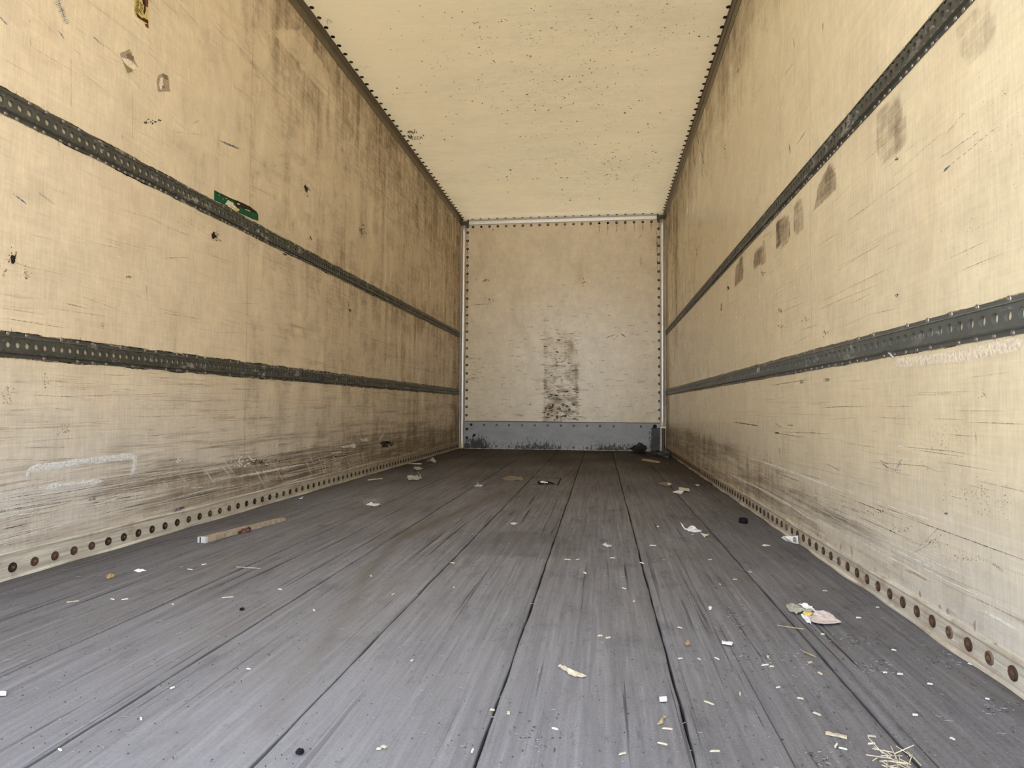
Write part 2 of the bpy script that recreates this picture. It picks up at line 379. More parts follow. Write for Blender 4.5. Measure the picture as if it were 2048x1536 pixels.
M['ink_rust'] = ink('rust_run', (160, 112, 68), 0.55, 0.34, 0.66, 0.4)
M['seam'] = ink('liner_seam', (150, 126, 92), 0.6, 0.36, 0.6)

# ------------------------------------------------------------------ ground outside
g = MB(); g.box((-60, -60, -1.45), (60, 60, -1.25)); gr = g.build('ground', [M['concrete']], kind='structure')

# ------------------------------------------------------------------ floor: eight planks on a sub-floor
fl = MB(); fl.box((-0.05, -0.02, -0.16), (W+0.05, D+0.05, -0.035)); floor = fl.build('floor', [M['black_gap']], kind='structure')
SEAMS = [0.0, 0.282, 0.600, 0.917, 1.235, 1.555, 1.873, 2.198, W]
PATCH = [(925, 1108), (985, 1064), (1062, 1062), (1118, 1072), (1165, 1092), (1125, 1118), (1000, 1112)]
SKID = [(1005, 985), (880, 1040), (800, 1075), (745, 1130), (700, 1215), (650, 1290), (590, 1370), (530, 1450)]
def floor_dirt_light(P):
    u, v, z = project(P); x, y = P[:, 0], P[:, 1]
    n = np.sin(x*9+y*2.3)*0.5+np.sin(y*5.1-x*4)*0.5
    R = np.clip((y-3.4)/3.3, 0, 1)**1.1*0.95 + 0.55*np.clip((x-1.95)/0.55, 0, 1)**1.2*np.clip((y-1.0)/2.0, 0.35, 1) + 0.40*np.clip((0.34-x)/0.34, 0, 1)  # far end darker: dirt together with painted light falloff
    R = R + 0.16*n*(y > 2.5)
    R = R + 0.26*inpoly(u, v, PATCH)
    G = np.clip(1-segdist(u, v, SKID)/np.interp(v, [980, 1300, 1500], [9, 26, 40]), 0, 1)*0.8
    B = np.clip(1-np.abs(x-1.2)/0.9, 0, 1)*np.clip((2.6-y)/1.6, 0, 1)*0.6
    return np.clip(np.stack([R, G, B], 1), 0, 1)
for i in range(8):
    x0, x1 = SEAMS[i], SEAMS[i+1]
    gap = 0.0008
    nx, ny = 14, 330
    ys = np.linspace(0.0, D, ny); ts = np.concatenate(([0.0], np.linspace(0.012, 0.988, nx-2), [1.0]))
    e0 = gap + np.abs(0.0011*np.sin(ys*7+i)+0.0012*np.sin(ys*23+2*i)) + 0.0018*(np.sin(ys*3.1+i*1.7) > 0.75)
    e1 = gap + np.abs(0.0011*np.sin(ys*6+i*3)+0.0012*np.sin(ys*19+i)) + 0.0018*(np.sin(ys*2.7+i*2.9) > 0.8)
    X = (x0+e0)[:, None]*(1-ts) + (x1-e1)[:, None]*ts
    Y = np.repeat(ys[:, None], nx, 1)
    Z = 0.0012*np.sin(Y*3+i*2)*0.4 - 0.0025*(np.clip(0.012-ts, 0, 1)/0.012 + np.clip(ts-0.988, 0, 1)/0.012)
    P = np.stack([X, Y, Z], -1).reshape(-1, 3)
    me = grid('plank', P, ny, nx, flip=True)
    colattr(me, 'dirt_light', floor_dirt_light(P))
    n0 = len(P); edge0 = [k*nx for k in range(ny)]; edge1 = [k*nx+nx-1 for k in range(ny)]
    bm = bmesh.new(); bm.from_mesh(me); bm.verts.ensure_lookup_table(); bv = list(bm.verts)
    for ed in (edge0, edge1, list(range(nx)), list(range(n0-nx, n0))):
        hi = [bv[k] for k in ed]; lo = [bm.verts.new((q.co.x, q.co.y, -0.034)) for q in hi]
        for k in range(len(ed)-1): bm.faces.new((hi[k], hi[k+1], lo[k+1], lo[k]))
    bmesh.ops.recalc_face_normals(bm, faces=bm.faces[:])
    bm.to_mesh(me); bm.free()
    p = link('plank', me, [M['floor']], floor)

# ------------------------------------------------------------------ walls and ceiling as slabs with an inner face
def gauss(u, v, cu, cv, su, sv): return np.exp(-((u-cu)/su)**2-((v-cv)/sv)**2)

def side_wall(name, x, out, mat, dirt_light_f):
    ny, nz = 480, 172
    ys = np.linspace(0, D, ny); zs = np.linspace(0, H, nz)
    Y, Z = np.meshgrid(ys, zs, indexing='ij')
    P = np.stack([np.full_like(Y, x), Y, Z], -1).reshape(-1, 3)
    me = grid(name, P, ny, nz, flip=(x > 1))
    colattr(me, 'dirt_light', dirt_light_f(P))
    xo = x+out
    add_slab(me, [(x,0,-.16),(x,D,-.16),(x,D,H+.05),(x,0,H+.05),(xo,0,-.16),(xo,D,-.16),(xo,D,H+.05),(xo,0,H+.05)],
             [(4,5,6,7),(0,1,5,4),(3,2,6,7),(0,4,7,3),(1,2,6,5)])
    a = me.color_attributes['dirt_light']
    return link(name, me, [mat], kind='structure')

def dirt_light_left(P):
    u, v, dz = project(P); y, z = P[:, 1], P[:, 2]
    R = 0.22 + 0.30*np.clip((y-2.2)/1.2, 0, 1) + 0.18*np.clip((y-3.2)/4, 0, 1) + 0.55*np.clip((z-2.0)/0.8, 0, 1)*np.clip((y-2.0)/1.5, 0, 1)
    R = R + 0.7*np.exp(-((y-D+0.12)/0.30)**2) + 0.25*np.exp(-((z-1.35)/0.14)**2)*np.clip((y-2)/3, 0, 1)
    R = R - 0.45*inpoly(u, v, [(545, 60), (600, 60), (660, 150), (655, 195), (600, 130)])
    G = 0.25 + 0.35*np.clip((1.1-z)/0.8, 0, 1) + 0.25*np.clip((y-2)/4, 0, 1)
    G = G + 0.75*gauss(u, v, 430, 960, 260, 40) + 0.6*gauss(u, v, 620, 935, 160, 40) + 0.5*gauss(u, v, 780, 905, 90, 30)
    R = R + 0.5*gauss(u, v, 780, 900, 110, 40) + 0.35*gauss(u, v, 400, 965, 220, 30)
    B = np.clip((0.70-z)/0.45, 0, 1)*np.clip(1.35-y/6, 0, 1)  # pale wall foot: wear and painted skylight, fading inwards
    G = G + 0.22*np.clip((0.45-z)/0.25, 0, 1); R = R + 0.25*np.clip((0.35-z)/0.2, 0, 1)
    return np.clip(np.stack([R, G, B], 1), 0, 1.3)

PATCHES_R = [([(1754, 222), (1798, 190), (1811, 235), (1811, 290), (1770, 330), (1754, 320)], 0.75),
             ([(1636, 372), (1660, 322), (1672, 345), (1672, 385), (1626, 425)], 1.05),
             ([(1588, 410), (1604, 392), (1609, 440), (1606, 462), (1587, 470)], 0.95),
             ([(1552, 448), (1578, 425), (1580, 470), (1576, 490), (1552, 498)], 1.1),
             ([(1508, 505), (1530, 480), (1531, 525), (1507, 538)], 1.15),
             ([(1471, 530), (1486, 512), (1487, 560), (1470, 573)], 1.05),
             ([(1905, 40), (1985, 0), (1992, 60), (1960, 125), (1930, 150)], 0.55)]
def dirt_light_right(P):
    u, v, dz = project(P); y, z = P[:, 1], P[:, 2]
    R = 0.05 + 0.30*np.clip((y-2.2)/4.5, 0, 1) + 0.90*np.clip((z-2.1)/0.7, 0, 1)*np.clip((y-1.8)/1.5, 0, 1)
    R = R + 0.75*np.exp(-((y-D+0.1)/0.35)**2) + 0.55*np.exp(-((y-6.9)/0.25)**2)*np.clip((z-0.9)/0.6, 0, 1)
    for poly, a in PATCHES_R: R = R + a*inpoly(u, v, poly)
    G = 0.08 + 0.22*np.clip((y-2)/4, 0, 1) + 0.10*np.clip((1.1-z)/0.8, 0, 1)
    low = np.clip((np.interp(y, [1.0, 2.0, 3.0, 5.0, 8.0], [0.20, 0.25, 0.33, 0.40, 0.36])-z)/0.10, 0, 1)
    G = G + 0.75*low*np.interp(y, [1, 3, 8], [0.7, 1.0, 0.9]); R = R + 0.75*low*np.interp(y, [1.0, 1.8, 3.0, 8.0], [0.1, 0.3, 0.85, 0.8])
    B = np.clip((0.45-z)/0.35, 0, 1)*np.clip(1.3-y/4.5, 0, 1)  # wear and painted skylight whiten the foot near the opening
    return np.clip(np.stack([R, G, B], 1), 0, 1.3)
wall_left = side_wall('wall_left', 0.0, -0.06, M['wall_l'], dirt_light_left)
wall_right = side_wall('wall_right', W, 0.06, M['wall_r'], dirt_light_right)

nx, nz = 200, 220
X, Z = np.meshgrid(np.linspace(0, W, nx), np.linspace(0, H, nz), indexing='ij')
P = np.stack([X, np.full_like(X, D), Z], -1).reshape(-1, 3)
me = grid('wall_front', P, nx, nz, flip=True)
u, v, dz = project(P); x, z = P[:, 0], P[:, 2]
st = np.clip(np.minimum(x-1.02, 1.485-x)/0.03, 0, 1)*np.clip((2.25-z)/1.7, 0, 1)*(0.75+0.25*np.sin(z*23+x*5)*np.sin(x*29+z*7))
R = 0.02 + 0.85*st**1.1 + 0.6*np.exp(-((x-2.47)/0.06)**2) + 0.25*gauss(u, v, 975, 475, 22, 18)+0.15*np.exp(-((x-2.32)/0.12)**2)*np.clip((2.2-z)/1, 0, 1)
G = 0.12 + 0.36*np.clip((2.0-z)/1.2, 0, 1) + 0.60*st
colattr(me, 'dirt_light', np.clip(np.stack([R, G, np.zeros_like(R)], 1), 0, 1.3))
add_slab(me, [(-.06,D,-.16),(W+.06,D,-.16),(W+.06,D,H+.05),(-.06,D,H+.05),(-.06,D+.06,-.16),(W+.06,D+.06,-.16),(W+.06,D+.06,H+.05),(-.06,D+.06,H+.05)],
         [(4,7,6,5),(0,1,5,4),(3,7,6,2),(0,4,7,3),(1,2,6,5)])
wall_front = link('wall_front', me, [M['wall_f']], kind='structure')

nx, ny = 110, 300
X, Y = np.meshgrid(np.linspace(0, W, nx), np.linspace(0, D, ny), indexing='ij')
P = np.stack([X, Y, np.full_like(X, H)], -1).reshape(-1, 3)
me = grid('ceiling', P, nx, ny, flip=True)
u, v, dz = project(P)
R = 0.16 + 0.9*gauss(u, v, 1240, 40, 200, 75) + 0.45*gauss(u, v, 980, 120, 170, 90) + 0.5*gauss(u, v, 1150, 200, 200, 60) + 0.55*gauss(u, v, 1180, 330, 170, 40) + 0.6*gauss(u, v, 1120, 392, 60, 10) + 0.60*np.clip((P[:, 1]-4.4)/2.8, 0, 1)  # grime clusters; the last term paints dimming towards the closed end
colattr(me, 'dirt_light', np.clip(np.stack([R, R*0, R*0], 1), 0, 1.2))
add_slab(me, [(-.06,0,H+.002),(W+.06,0,H+.002),(W+.06,D+.06,H+.002),(-.06,D+.06,H+.002),(-.06,0,H+.06),(W+.06,0,H+.06),(W+.06,D+.06,H+.06),(-.06,D+.06,H+.06)],
         [(4,5,6,7),(0,1,5,4),(1,2,6,5),(2,3,7,6),(3,0,4,7)])
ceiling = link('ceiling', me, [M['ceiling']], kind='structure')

# ------------------------------------------------------------------ rivets
def rivet_mesh(name, r, h, mats, n=14, rim=0.78, pin=0.30):
    """flat washer-head rivet facing +Z"""
    rings = [(1.0, 0.0, 0), (0.96, h*0.55, 0), (rim, h*0.85, 1), (rim*0.8, h*0.6, 1), (pin*1.3, h*0.65, 1), (pin, h*1.15, 2), (pin*0.45, h*1.3, 2)]
    vs, fs, mi = [], [], []
    for (q, zz, _) in rings: vs += [(r*q*math.cos(2*math.pi*k/n), r*q*math.sin(2*math.pi*k/n), zz) for k in range(n)]
    for j in range(len(rings)-1):
        for k in range(n):
            fs.append((j*n+k, j*n+(k+1) % n, (j+1)*n+(k+1) % n, (j+1)*n+k)); mi.append(rings[j][2])
    fs.append(tuple((len(rings)-1)*n+k for k in range(n))); mi.append(2)
    me = mesh(name, vs, fs, True, mi)
    for m in mats: me.materials.append(m)
    return me
RV = {'base_a': rivet_mesh('rivet', 0.0145, 0.004, [M['rust_ring'], M['rust'], M['rust']]),
      'base_b': rivet_mesh('rivet', 0.0140, 0.004, [M['rust_ring'], M['rust'], M['rust_pale']]),
      'base_c': rivet_mesh('rivet', 0.0148, 0.004, [M['dark'], M['rust_ring'], M['rust_pale']]),
      'base_d': rivet_mesh('rivet', 0.0140, 0.004, [M['rust_pale'], M['rust'], M['rust_pale']]),
      'roof_a': rivet_mesh('rivet', 0.0140, 0.005, [M['dark'], M['dark'], M['rust_ring']]),
      'roof_b': rivet_mesh('rivet', 0.0135, 0.005, [M['rust_ring'], M['rust'], M['rust_pale']]),
      'front_a': rivet_mesh('rivet', 0.0160, 0.007, [M['dark'], M['dark'], M['pin']], pin=0.42),
      'front_b': rivet_mesh('rivet', 0.0160, 0.007, [M['rust_ring'], M['rust_pale'], M['pin']], pin=0.42),
      'front_c': rivet_mesh('rivet', 0.0145, 0.007, [M['dark'], M['dark'], M['dark']]),
      'kick': rivet_mesh('rivet', 0.0135, 0.008, [M['alu_dark'], M['alu_dark'], M['silver']], pin=0.5),
      'kick_d': rivet_mesh('rivet', 0.0160, 0.006, [M['dark'], M['dark'], M['rust_ring']], pin=0.4),
      'cream': rivet_mesh('rivet', 0.0120, 0.004, [M['cream'], M['cream'], M['cream']]),
      'silver': rivet_mesh('rivet', 0.0060, 0.0020, [M['silver'], M['silver'], M['silver']], n=10)}
ROT = {'L': (0, math.pi/2, 0), 'R': (0, -math.pi/2, 0), 'F': (math.pi/2, 0, 0), 'C': (math.pi, 0, 0)}
def rivet(key, s, loc, parent):
    o = bpy.data.objects.new('rivet', RV[key]); C.objects.link(o); o.location = loc; o.rotation_euler = ROT[s]
    o.rotation_euler.rotate_axis('Z', random.random()*3); o.parent = parent
    return o

# base strips along the foot of each side wall, with a rivet every three inches
def base_strip(name, s, h, lip, mat):
    m = MB(); n = 260
    prof = [(0.0, h), (0.0055, h-0.001), (0.0075, h-0.006), (0.005, h-0.012), (0.005, 0.008), (0.005+lip, 0.0045), (0.006+lip, 0.0005), (0.0, 0.0)]
    ys = np.linspace(0.01, D-0.02, n)
    vs = []
    for k, y in enumerate(ys):
        wob = 0.0016*math.sin(y*4.3)+0.0012*math.sin(y*11+1)
        for j, (a, b) in enumerate(prof):
            aa = a*(1+(0.35*math.sin(y*9)+0.25*math.sin(y*21) if j in (5, 6) else 0)); bb = b+(wob if j < 4 else 0)
            vs.append((aa if s == 'L' else W-aa, y, max(0.0, bb)))
    q = len(prof)
    for k in range(n-1):
        for j in range(q-1):
            f = (k*q+j, k*q+j+1, (k+1)*q+j+1, (k+1)*q+j)
            m.f.append(f if s == 'R' else f[::-1]); m.m.append(0)
    m.v = vs
    return m.build(name, [mat], kind='structure', smooth=False)
base_left = base_strip('baseboard_left', 'L', 0.082, 0.004, M['strip_l'])
base_right = base_strip('baseboard_right', 'R', 0.066, 0.004, M['strip_r'])
y = 1.745-0.0763*8; k = 0
while y < D-0.1:
    if y > 1.2:
        rivet(random.choice(['base_a', 'base_c', 'base_c', 'base_b']), 'L', (0.0052, y, 0.0345), base_left)
    y += 0.0763
y = 1.348-0.0746*4
while y < D-0.1:
    if y > 1.05:
        rivet(random.choice(['base_a', 'base_a', 'base_b', 'base_d'] if y < 3 else ['base_a', 'base_a', 'base_c']), 'R', (W-0.0052, y, 0.0338), base_right)
    y += 0.0746
# roof rivets, four inches apart, and the painted ones high on the left wall
y = 3.555-0.1017*5
while y < D-0.12:
    rivet(random.choice(['roof_a', 'roof_a', 'roof_a', 'roof_b']), 'C', (0.056-0.001*(y-3.5), y, H-0.0002), ceiling)
    rivet('cream', 'L', (0.0003, y+0.03, 2.757), wall_left)
    y += 0.1017
y = 3.846-0.1012*5
while y < D-0.12:
    rivet(random.choice(['roof_a', 'roof_a', 'roof_b', 'roof_b'] if y < 5 else ['roof_a', 'roof_a', 'roof_b']), 'C', (W-0.038, y, H-0.0002), ceiling)
    y += 0.1012

# ------------------------------------------------------------------ roof rails, header, corner posts
def extrude_y(name, prof, mat, wob=0.0, n=80):
    m = MB(); q = len(prof)
    ys = np.linspace(0.01, D-0.012, n)
    for y in ys: m.v += [(a, y, b) for a, b in prof]
    for k in range(n-1):
        for j in range(q-1): m.f.append((k*q+j, k*q+j+1, (k+1)*q+j+1, (k+1)*q+j)); m.m.append(0)
    o = m.build(name, [mat], kind='structure'); return o
pl = [(0.0005, 2.782), (0.004, 2.783), (0.0055, 2.792), (0.004, 2.795), (0.006, 2.804), (0.0045, 2.807), (0.008, 2.818), (0.0075, 2.822), (0.015, 2.831), (0.018, 2.830), (0.028, 2.838), (0.037, 2.8415), (0.0385, 2.8439)]
extrude_y('trim_1', pl, M['rail'])
pr = [(W-a*0.8, b-0.012 if b < 2.835 else b) for a, b in pl]
extrude_y('trim_2', pr[::-1], M['rail'])

hd = MB()                       # header across the front: a flat flange and a bead
prof = [(0.0, 2.780), (0.010, 2.781), (0.013, 2.786), (0.013, 2.815), (0.009, 2.819), (0.009, 2.826), (0.014, 2.832), (0.020, 2.8435)]
xs = np.linspace(0.10, 2.395, 40)
for x in xs: hd.v += [(x, D-a, b) for a, b in prof]
q = len(prof)
for k in range(len(xs)-1):
    for j in range(q-1): hd.f.append((k*q+j, k*q+j+1, (k+1)*q+j+1, (k+1)*q+j)); hd.m.append(0)
header = hd.build('trim_3', [M['alu']], kind='structure')
for x0, x1 in ((0.006, 0.098), (2.398, 2.494)):
    b = MB(); b.box((x0, D-0.024, 2.776), (x1, D-0.0005, 2.815)); b.box((x0+0.004, D-0.030, 2.815), (x1-0.004, D-0.0005, 2.824))
    b.box((x0+(0.0 if x0 > 1 else 0.078), D-0.034, 2.770), (x0+(0.016 if x0 > 1 else 0.092), D-0.0005, 2.8425))
    b.build('bracket', [M['alu_dark']], header)

def post(name, xc, z0, z1, r, mats, seg=14):
    m = MB(); zs = np.linspace(z0, z1, 24)
    for z in zs:
        for k in range(seg+1):
            a = math.pi*k/seg
            m.v.append((xc-r*math.cos(a), D-0.0005-r*0.95*math.sin(a)*(1+0.02*math.sin(z*13)), z))
    q = seg+1
    for k in range(len(zs)-1):
        for j in range(seg): m.f.append((k*q+j, k*q+j+1, (k+1)*q+j+1, (k+1)*q+j)); m.m.append(0)
    m.f.append(tuple(range(q))); m.m.append(0); m.f.append(tuple(range((len(zs)-1)*q, len(zs)*q))[::-1]); m.m.append(0)
    return m
post_l = post('trim_4', 0.036, 0.012, 2.776, 0.028, None).build('trim_4', [M['alu']], kind='structure', smooth=True)
b = MB(); b.box((0.056, D-0.012, 0.0), (0.070, D-0.0005, 0.05)); b.box((0.0608, D-0.004, 0.05), (0.068, D-0.0005, 2.77)); b.build('flange', [M['alu_dark']], post_l)
post_r = post('trim_5', 2.463, 0.285, 2.776, 0.028, None).build('trim_5', [M['alu']], kind='structure', smooth=True)
b = MB(); b.box((2.434, D-0.004, 0.29), (2.4405, D-0.0005, 2.77)); b.build('flange', [M['alu_dark']], post_r)
pl_ = post('x', 2.474, 0.0, 0.284, 0.018, None); pl_.build('post_stub', [M['alu_dark']], post_r, smooth=True)
b = MB(); b.box((2.434, D-0.034, 0.280), (2.4995, D-0.001, 0.2895)); b.build('post_cap', [M['alu']], post_r)

# ------------------------------------------------------------------ front wall rivets and kick plate
x = 0.152; k = 0
while x < 2.40:
    rivet('front_a' if k in (0, 2, 3) or x > 2.25 else 'front_c' if k in (1, 15, 16) else 'front_b' if k < 15 else 'front_a', 'F', (x, D-0.0003, 2.757), wall_front)
    rivet('roof_a', 'C', (x, D-0.050, H-0.0002), ceiling)
    x += 0.1040; k += 1
for xx in (0.083, 2.420): rivet('front_b', 'F', (xx, D-0.0003, 2.757), wall_front)
z = 2.690
while z > 0.35:
    rivet('front_a' if random.random() < 0.8 else 'front_b', 'F', (0.085+0.0045*(2.7-z)/2.3, D-0.0003, z), wall_front)
    rivet('front_a' if random.random() < 0.8 else 'front_b', 'F', (2.418+0.012*(2.7-z)/2.3, D-0.0003, z-0.02), wall_front)
    z -= 0.1036
for xx, zz in ((1.16, .545), (1.28, .55), (1.33, .53), (1.13, .51), (1.24, .50), (1.36, .49), (1.10, .43), (1.21, .40), (1.31, .41), (1.41, .55), (1.075, .50)):
    rivet('front_b', 'F', (xx, D-0.0003, zz), wall_front)

kx, kz = 150, 24
X, Z = np.meshgrid(np.linspace(0.072, 2.432, kx), np.linspace(0.004, 0.333, kz), indexing='ij')
nick = 0.006*np.sin(X*31)*(Z < 0.02)
right = np.clip((X-2.36)/0.07, 0, 1)
Y = D-0.006-0.006*np.exp(-((Z-0.0)/0.03)**2)*(1+np.sin(X*17)) - 0.012*right*np.exp(-((Z-0.2)/0.12)**2)
P = np.stack([X, Y, Z+np.abs(nick)], -1).reshape(-1, 3)
me = grid('kick_plate', P, kx, kz, flip=True)
xx, zz = P[:, 0], P[:, 2]
R = 0.34 + 0.75*np.exp(-(zz/0.10)**2)*(0.65+0.35*np.sin(xx*7+1)) + 1.1*np.clip((xx-2.29)/0.08, 0, 1)*(zz < 0.28) + 0.5*np.exp(-((xx-0.25)/0.12)**2)*np.clip((0.2-zz)/0.1, 0, 1)
colattr(me, 'dirt_light', np.clip(np.stack([R], 1), 0, 1.3))
kick = link('kick_plate', me, [M['kick']], wall_front)
b = MB(); b.box((0.072, D-0.0055, 0.334), (2.440, D-0.0002, 0.341)); b.build('gap', [M['black_gap']], kick)
for x in (0.152, 0.31, 0.469, 0.624, 0.783, 0.939, 1.097, 1.257, 1.413, 1.573, 1.727, 1.891, 2.212): rivet('kick_d' if x < 0.2 else 'kick', 'F', (x, D-0.0055, 0.295), kick)
rivet('kick_d', 'F', (2.375, D-0.006, 0.297), kick).scale = (1.6, 1.6, 1)
for x in (0.15, 0.31, 0.469, 0.626, 0.785, 0.936, 1.021, 1.097, 1.253, 1.412, 1.573, 1.727): rivet('kick', 'F', (x, D-0.011, 0.034), kick)
for z in (0.24, 0.135): rivet('kick_d', 'F', (0.098, D-0.0055, z), kick)
rivet('kick_d', 'F', (0.19, D-0.0055, 0.165), kick).scale = (1.4, 1.0, 1)

# ------------------------------------------------------------------ logistic tracks
def track(s, zc, hh, pitch, hd_, y_ph, mat, label, y_end=D-0.055, rp=None):
    root = bpy.data.objects.new('cargo_track', None); C.objects.link(root); root.location = (0 if s == 'L' else W, 0, zc)
    tag(root, label, 'cargo track', 'perforated steel cargo tracks on the side walls')
    sg = 1 if s == 'L' else -1
    web, flo = 0.0095, 0.0022; hw = hh*0.60
    m = MB(); n = 16
    per = []
    for k in range(n):
        a = 2*math.pi*k/n; c, d = math.cos(a), math.sin(a); q = max(abs(c)/(pitch/2), abs(d)/hw); per.append((c/q, d/q))
    y = y_ph - pitch*math.floor((y_ph-0.06)/pitch)
    y_s = y-pitch/2
    while y < y_end-pitch/2:
        r = hd_/2
        vs = [(sg*web, y+a, b) for a, b in per] + [(sg*web, y+r*math.cos(2*math.pi*k/n), r*math.sin(2*math.pi*k/n)) for k in range(n)] + [(sg*flo, y+r*math.cos(2*math.pi*k/n), r*math.sin(2*math.pi*k/n)) for k in range(n)]
        fs = []
        for k in range(n):
            k2 = (k+1) % n
            for j in (0, 1):
                f = (j*n+k, j*n+k2, (j+1)*n+k2, (j+1)*n+k); fs.append(f if s == 'R' else f[::-1])
        m.add(vs, fs); y += pitch
    y_e = y-pitch/2
    for t_ in (1, -1):
        prof = [(web, hw*t_), (web+0.0015, (hw+0.0012)*t_), (web-0.001, (hw+0.003)*t_), (flo+0.001, (hw+0.0050)*t_), (flo, (hw+0.0065)*t_), (flo, hh*t_), (0.0, hh*t_)]
        nn = 60; ys = np.linspace(y_s, y_e, nn); q = len(prof); base = len(m.v)
        for yy in ys: m.v += [(sg*a, yy, b) for a, b in prof]
        for k in range(nn-1):
            for j in range(q-1):
                f = (base+k*q+j, base+k*q+j+1, base+(k+1)*q+j+1, base+(k+1)*q+j)
                m.f.append(f if (t_*sg > 0) else f[::-1]); m.m.append(0)
    # closed ends
    for yy in (y_s, y_e): m.add([(0, yy, -hh), (sg*flo, yy, -hh), (sg*web, yy, -hw), (sg*web, yy, hw), (sg*flo, yy, hh), (0, yy, hh)], [(0, 1, 2, 3, 4, 5)])
    m.build('rail', [mat], root)
    # rivet rows: near ones singly, the far ones (a pixel or two) as one part
    far = MB(); src = RV['silver']; sv = [v.co.copy() for v in src.vertices]; sf = [tuple(p.vertices) for p in src.polygons]
    zf = (hw+0.0065+hh)/2
    for t_, pp in ((1, rp[0]), (-1, rp[1])):
        y = y_s+pp*0.3
        while y < y_e-0.02:
            if random.random() < 0.72:
                yy = y+random.uniform(-.003, .003)
                if 1.25 < yy < 2.3:
                    o = rivet('silver', s, (sg*flo, yy, zf*t_), root)
                    if s == 'R' and zc < 1 and t_ > 0: o.scale = (1.25,)*3
                else:
                    R3 = Matrix.Rotation(math.pi/2*sg, 3, 'Y')
                    far.add([R3 @ v + Vector((sg*flo, yy, zf*t_)) for v in sv], sf)
            y += pp
    far.build('rivet_row', [M['silver']], root, kind='stuff', smooth=True)
    return root
track('L', 1.404, 0.037, 0.0325, 0.0205, 1.685, M['track'], 'dark grimy perforated cargo track, upper one on the left wall', rp=(0.065, 0.0325))
track('L', 0.694, 0.0365, 0.0325, 0.0195, 1.705, M['track'], 'dark grimy perforated cargo track, lower one on the left wall', rp=(0.065, 0.065))
track('R', 1.407, 0.037, 0.0325, 0.0200, 1.524, M['track'], 'grey perforated cargo track with bright rivets, upper one on the right wall', rp=(0.065, 0.0325))
track('R', 0.699, 0.0365, 0.0417, 0.0235, 1.337, M['track_r'], 'lighter grey perforated cargo track, lower one on the right wall', rp=(0.104, 0.0625))

# ------------------------------------------------------------------ marks on the walls: thin strokes of ink, scuff and scratch
OFFS = {}
def onsurf(s, p, e):
    p = Vector(p); ax, val = SURF[s]; p[ax] = val + (e if s in 'LB' else -e); return p
def text_on(body, s, u, v, size, along, up, parent, mat, sx=1.0, shear=0.0):
    cu = bpy.data.curves.new('lettering', 'FONT'); cu.body = body; cu.size = size; cu.extrude = 0.0001; cu.shear = shear
    o = bpy.data.objects.new('lettering', cu); C.objects.link(o); cu.materials.append(mat)
    a = Vector(along).normalized(); b = Vector(up).normalized(); n = a.cross(b)
    p = onsurf(s, at(s, u, v), 0.0022)
    o.matrix_world = Matrix(((a.x*sx, b.x, n.x, p.x), (a.y*sx, b.y, n.y, p.y), (a.z*sx, b.z, n.z, p.z), (0, 0, 0, 1)))
    mw = o.matrix_world.copy(); dg = bpy.context.evaluated_depsgraph_get(); me = bpy.data.meshes.new_from_object(o.evaluated_get(dg))
    bpy.data.objects.remove(o); me.materials.clear()
    o = link('lettering', me, [mat], parent); o.matrix_world = mw
    return o

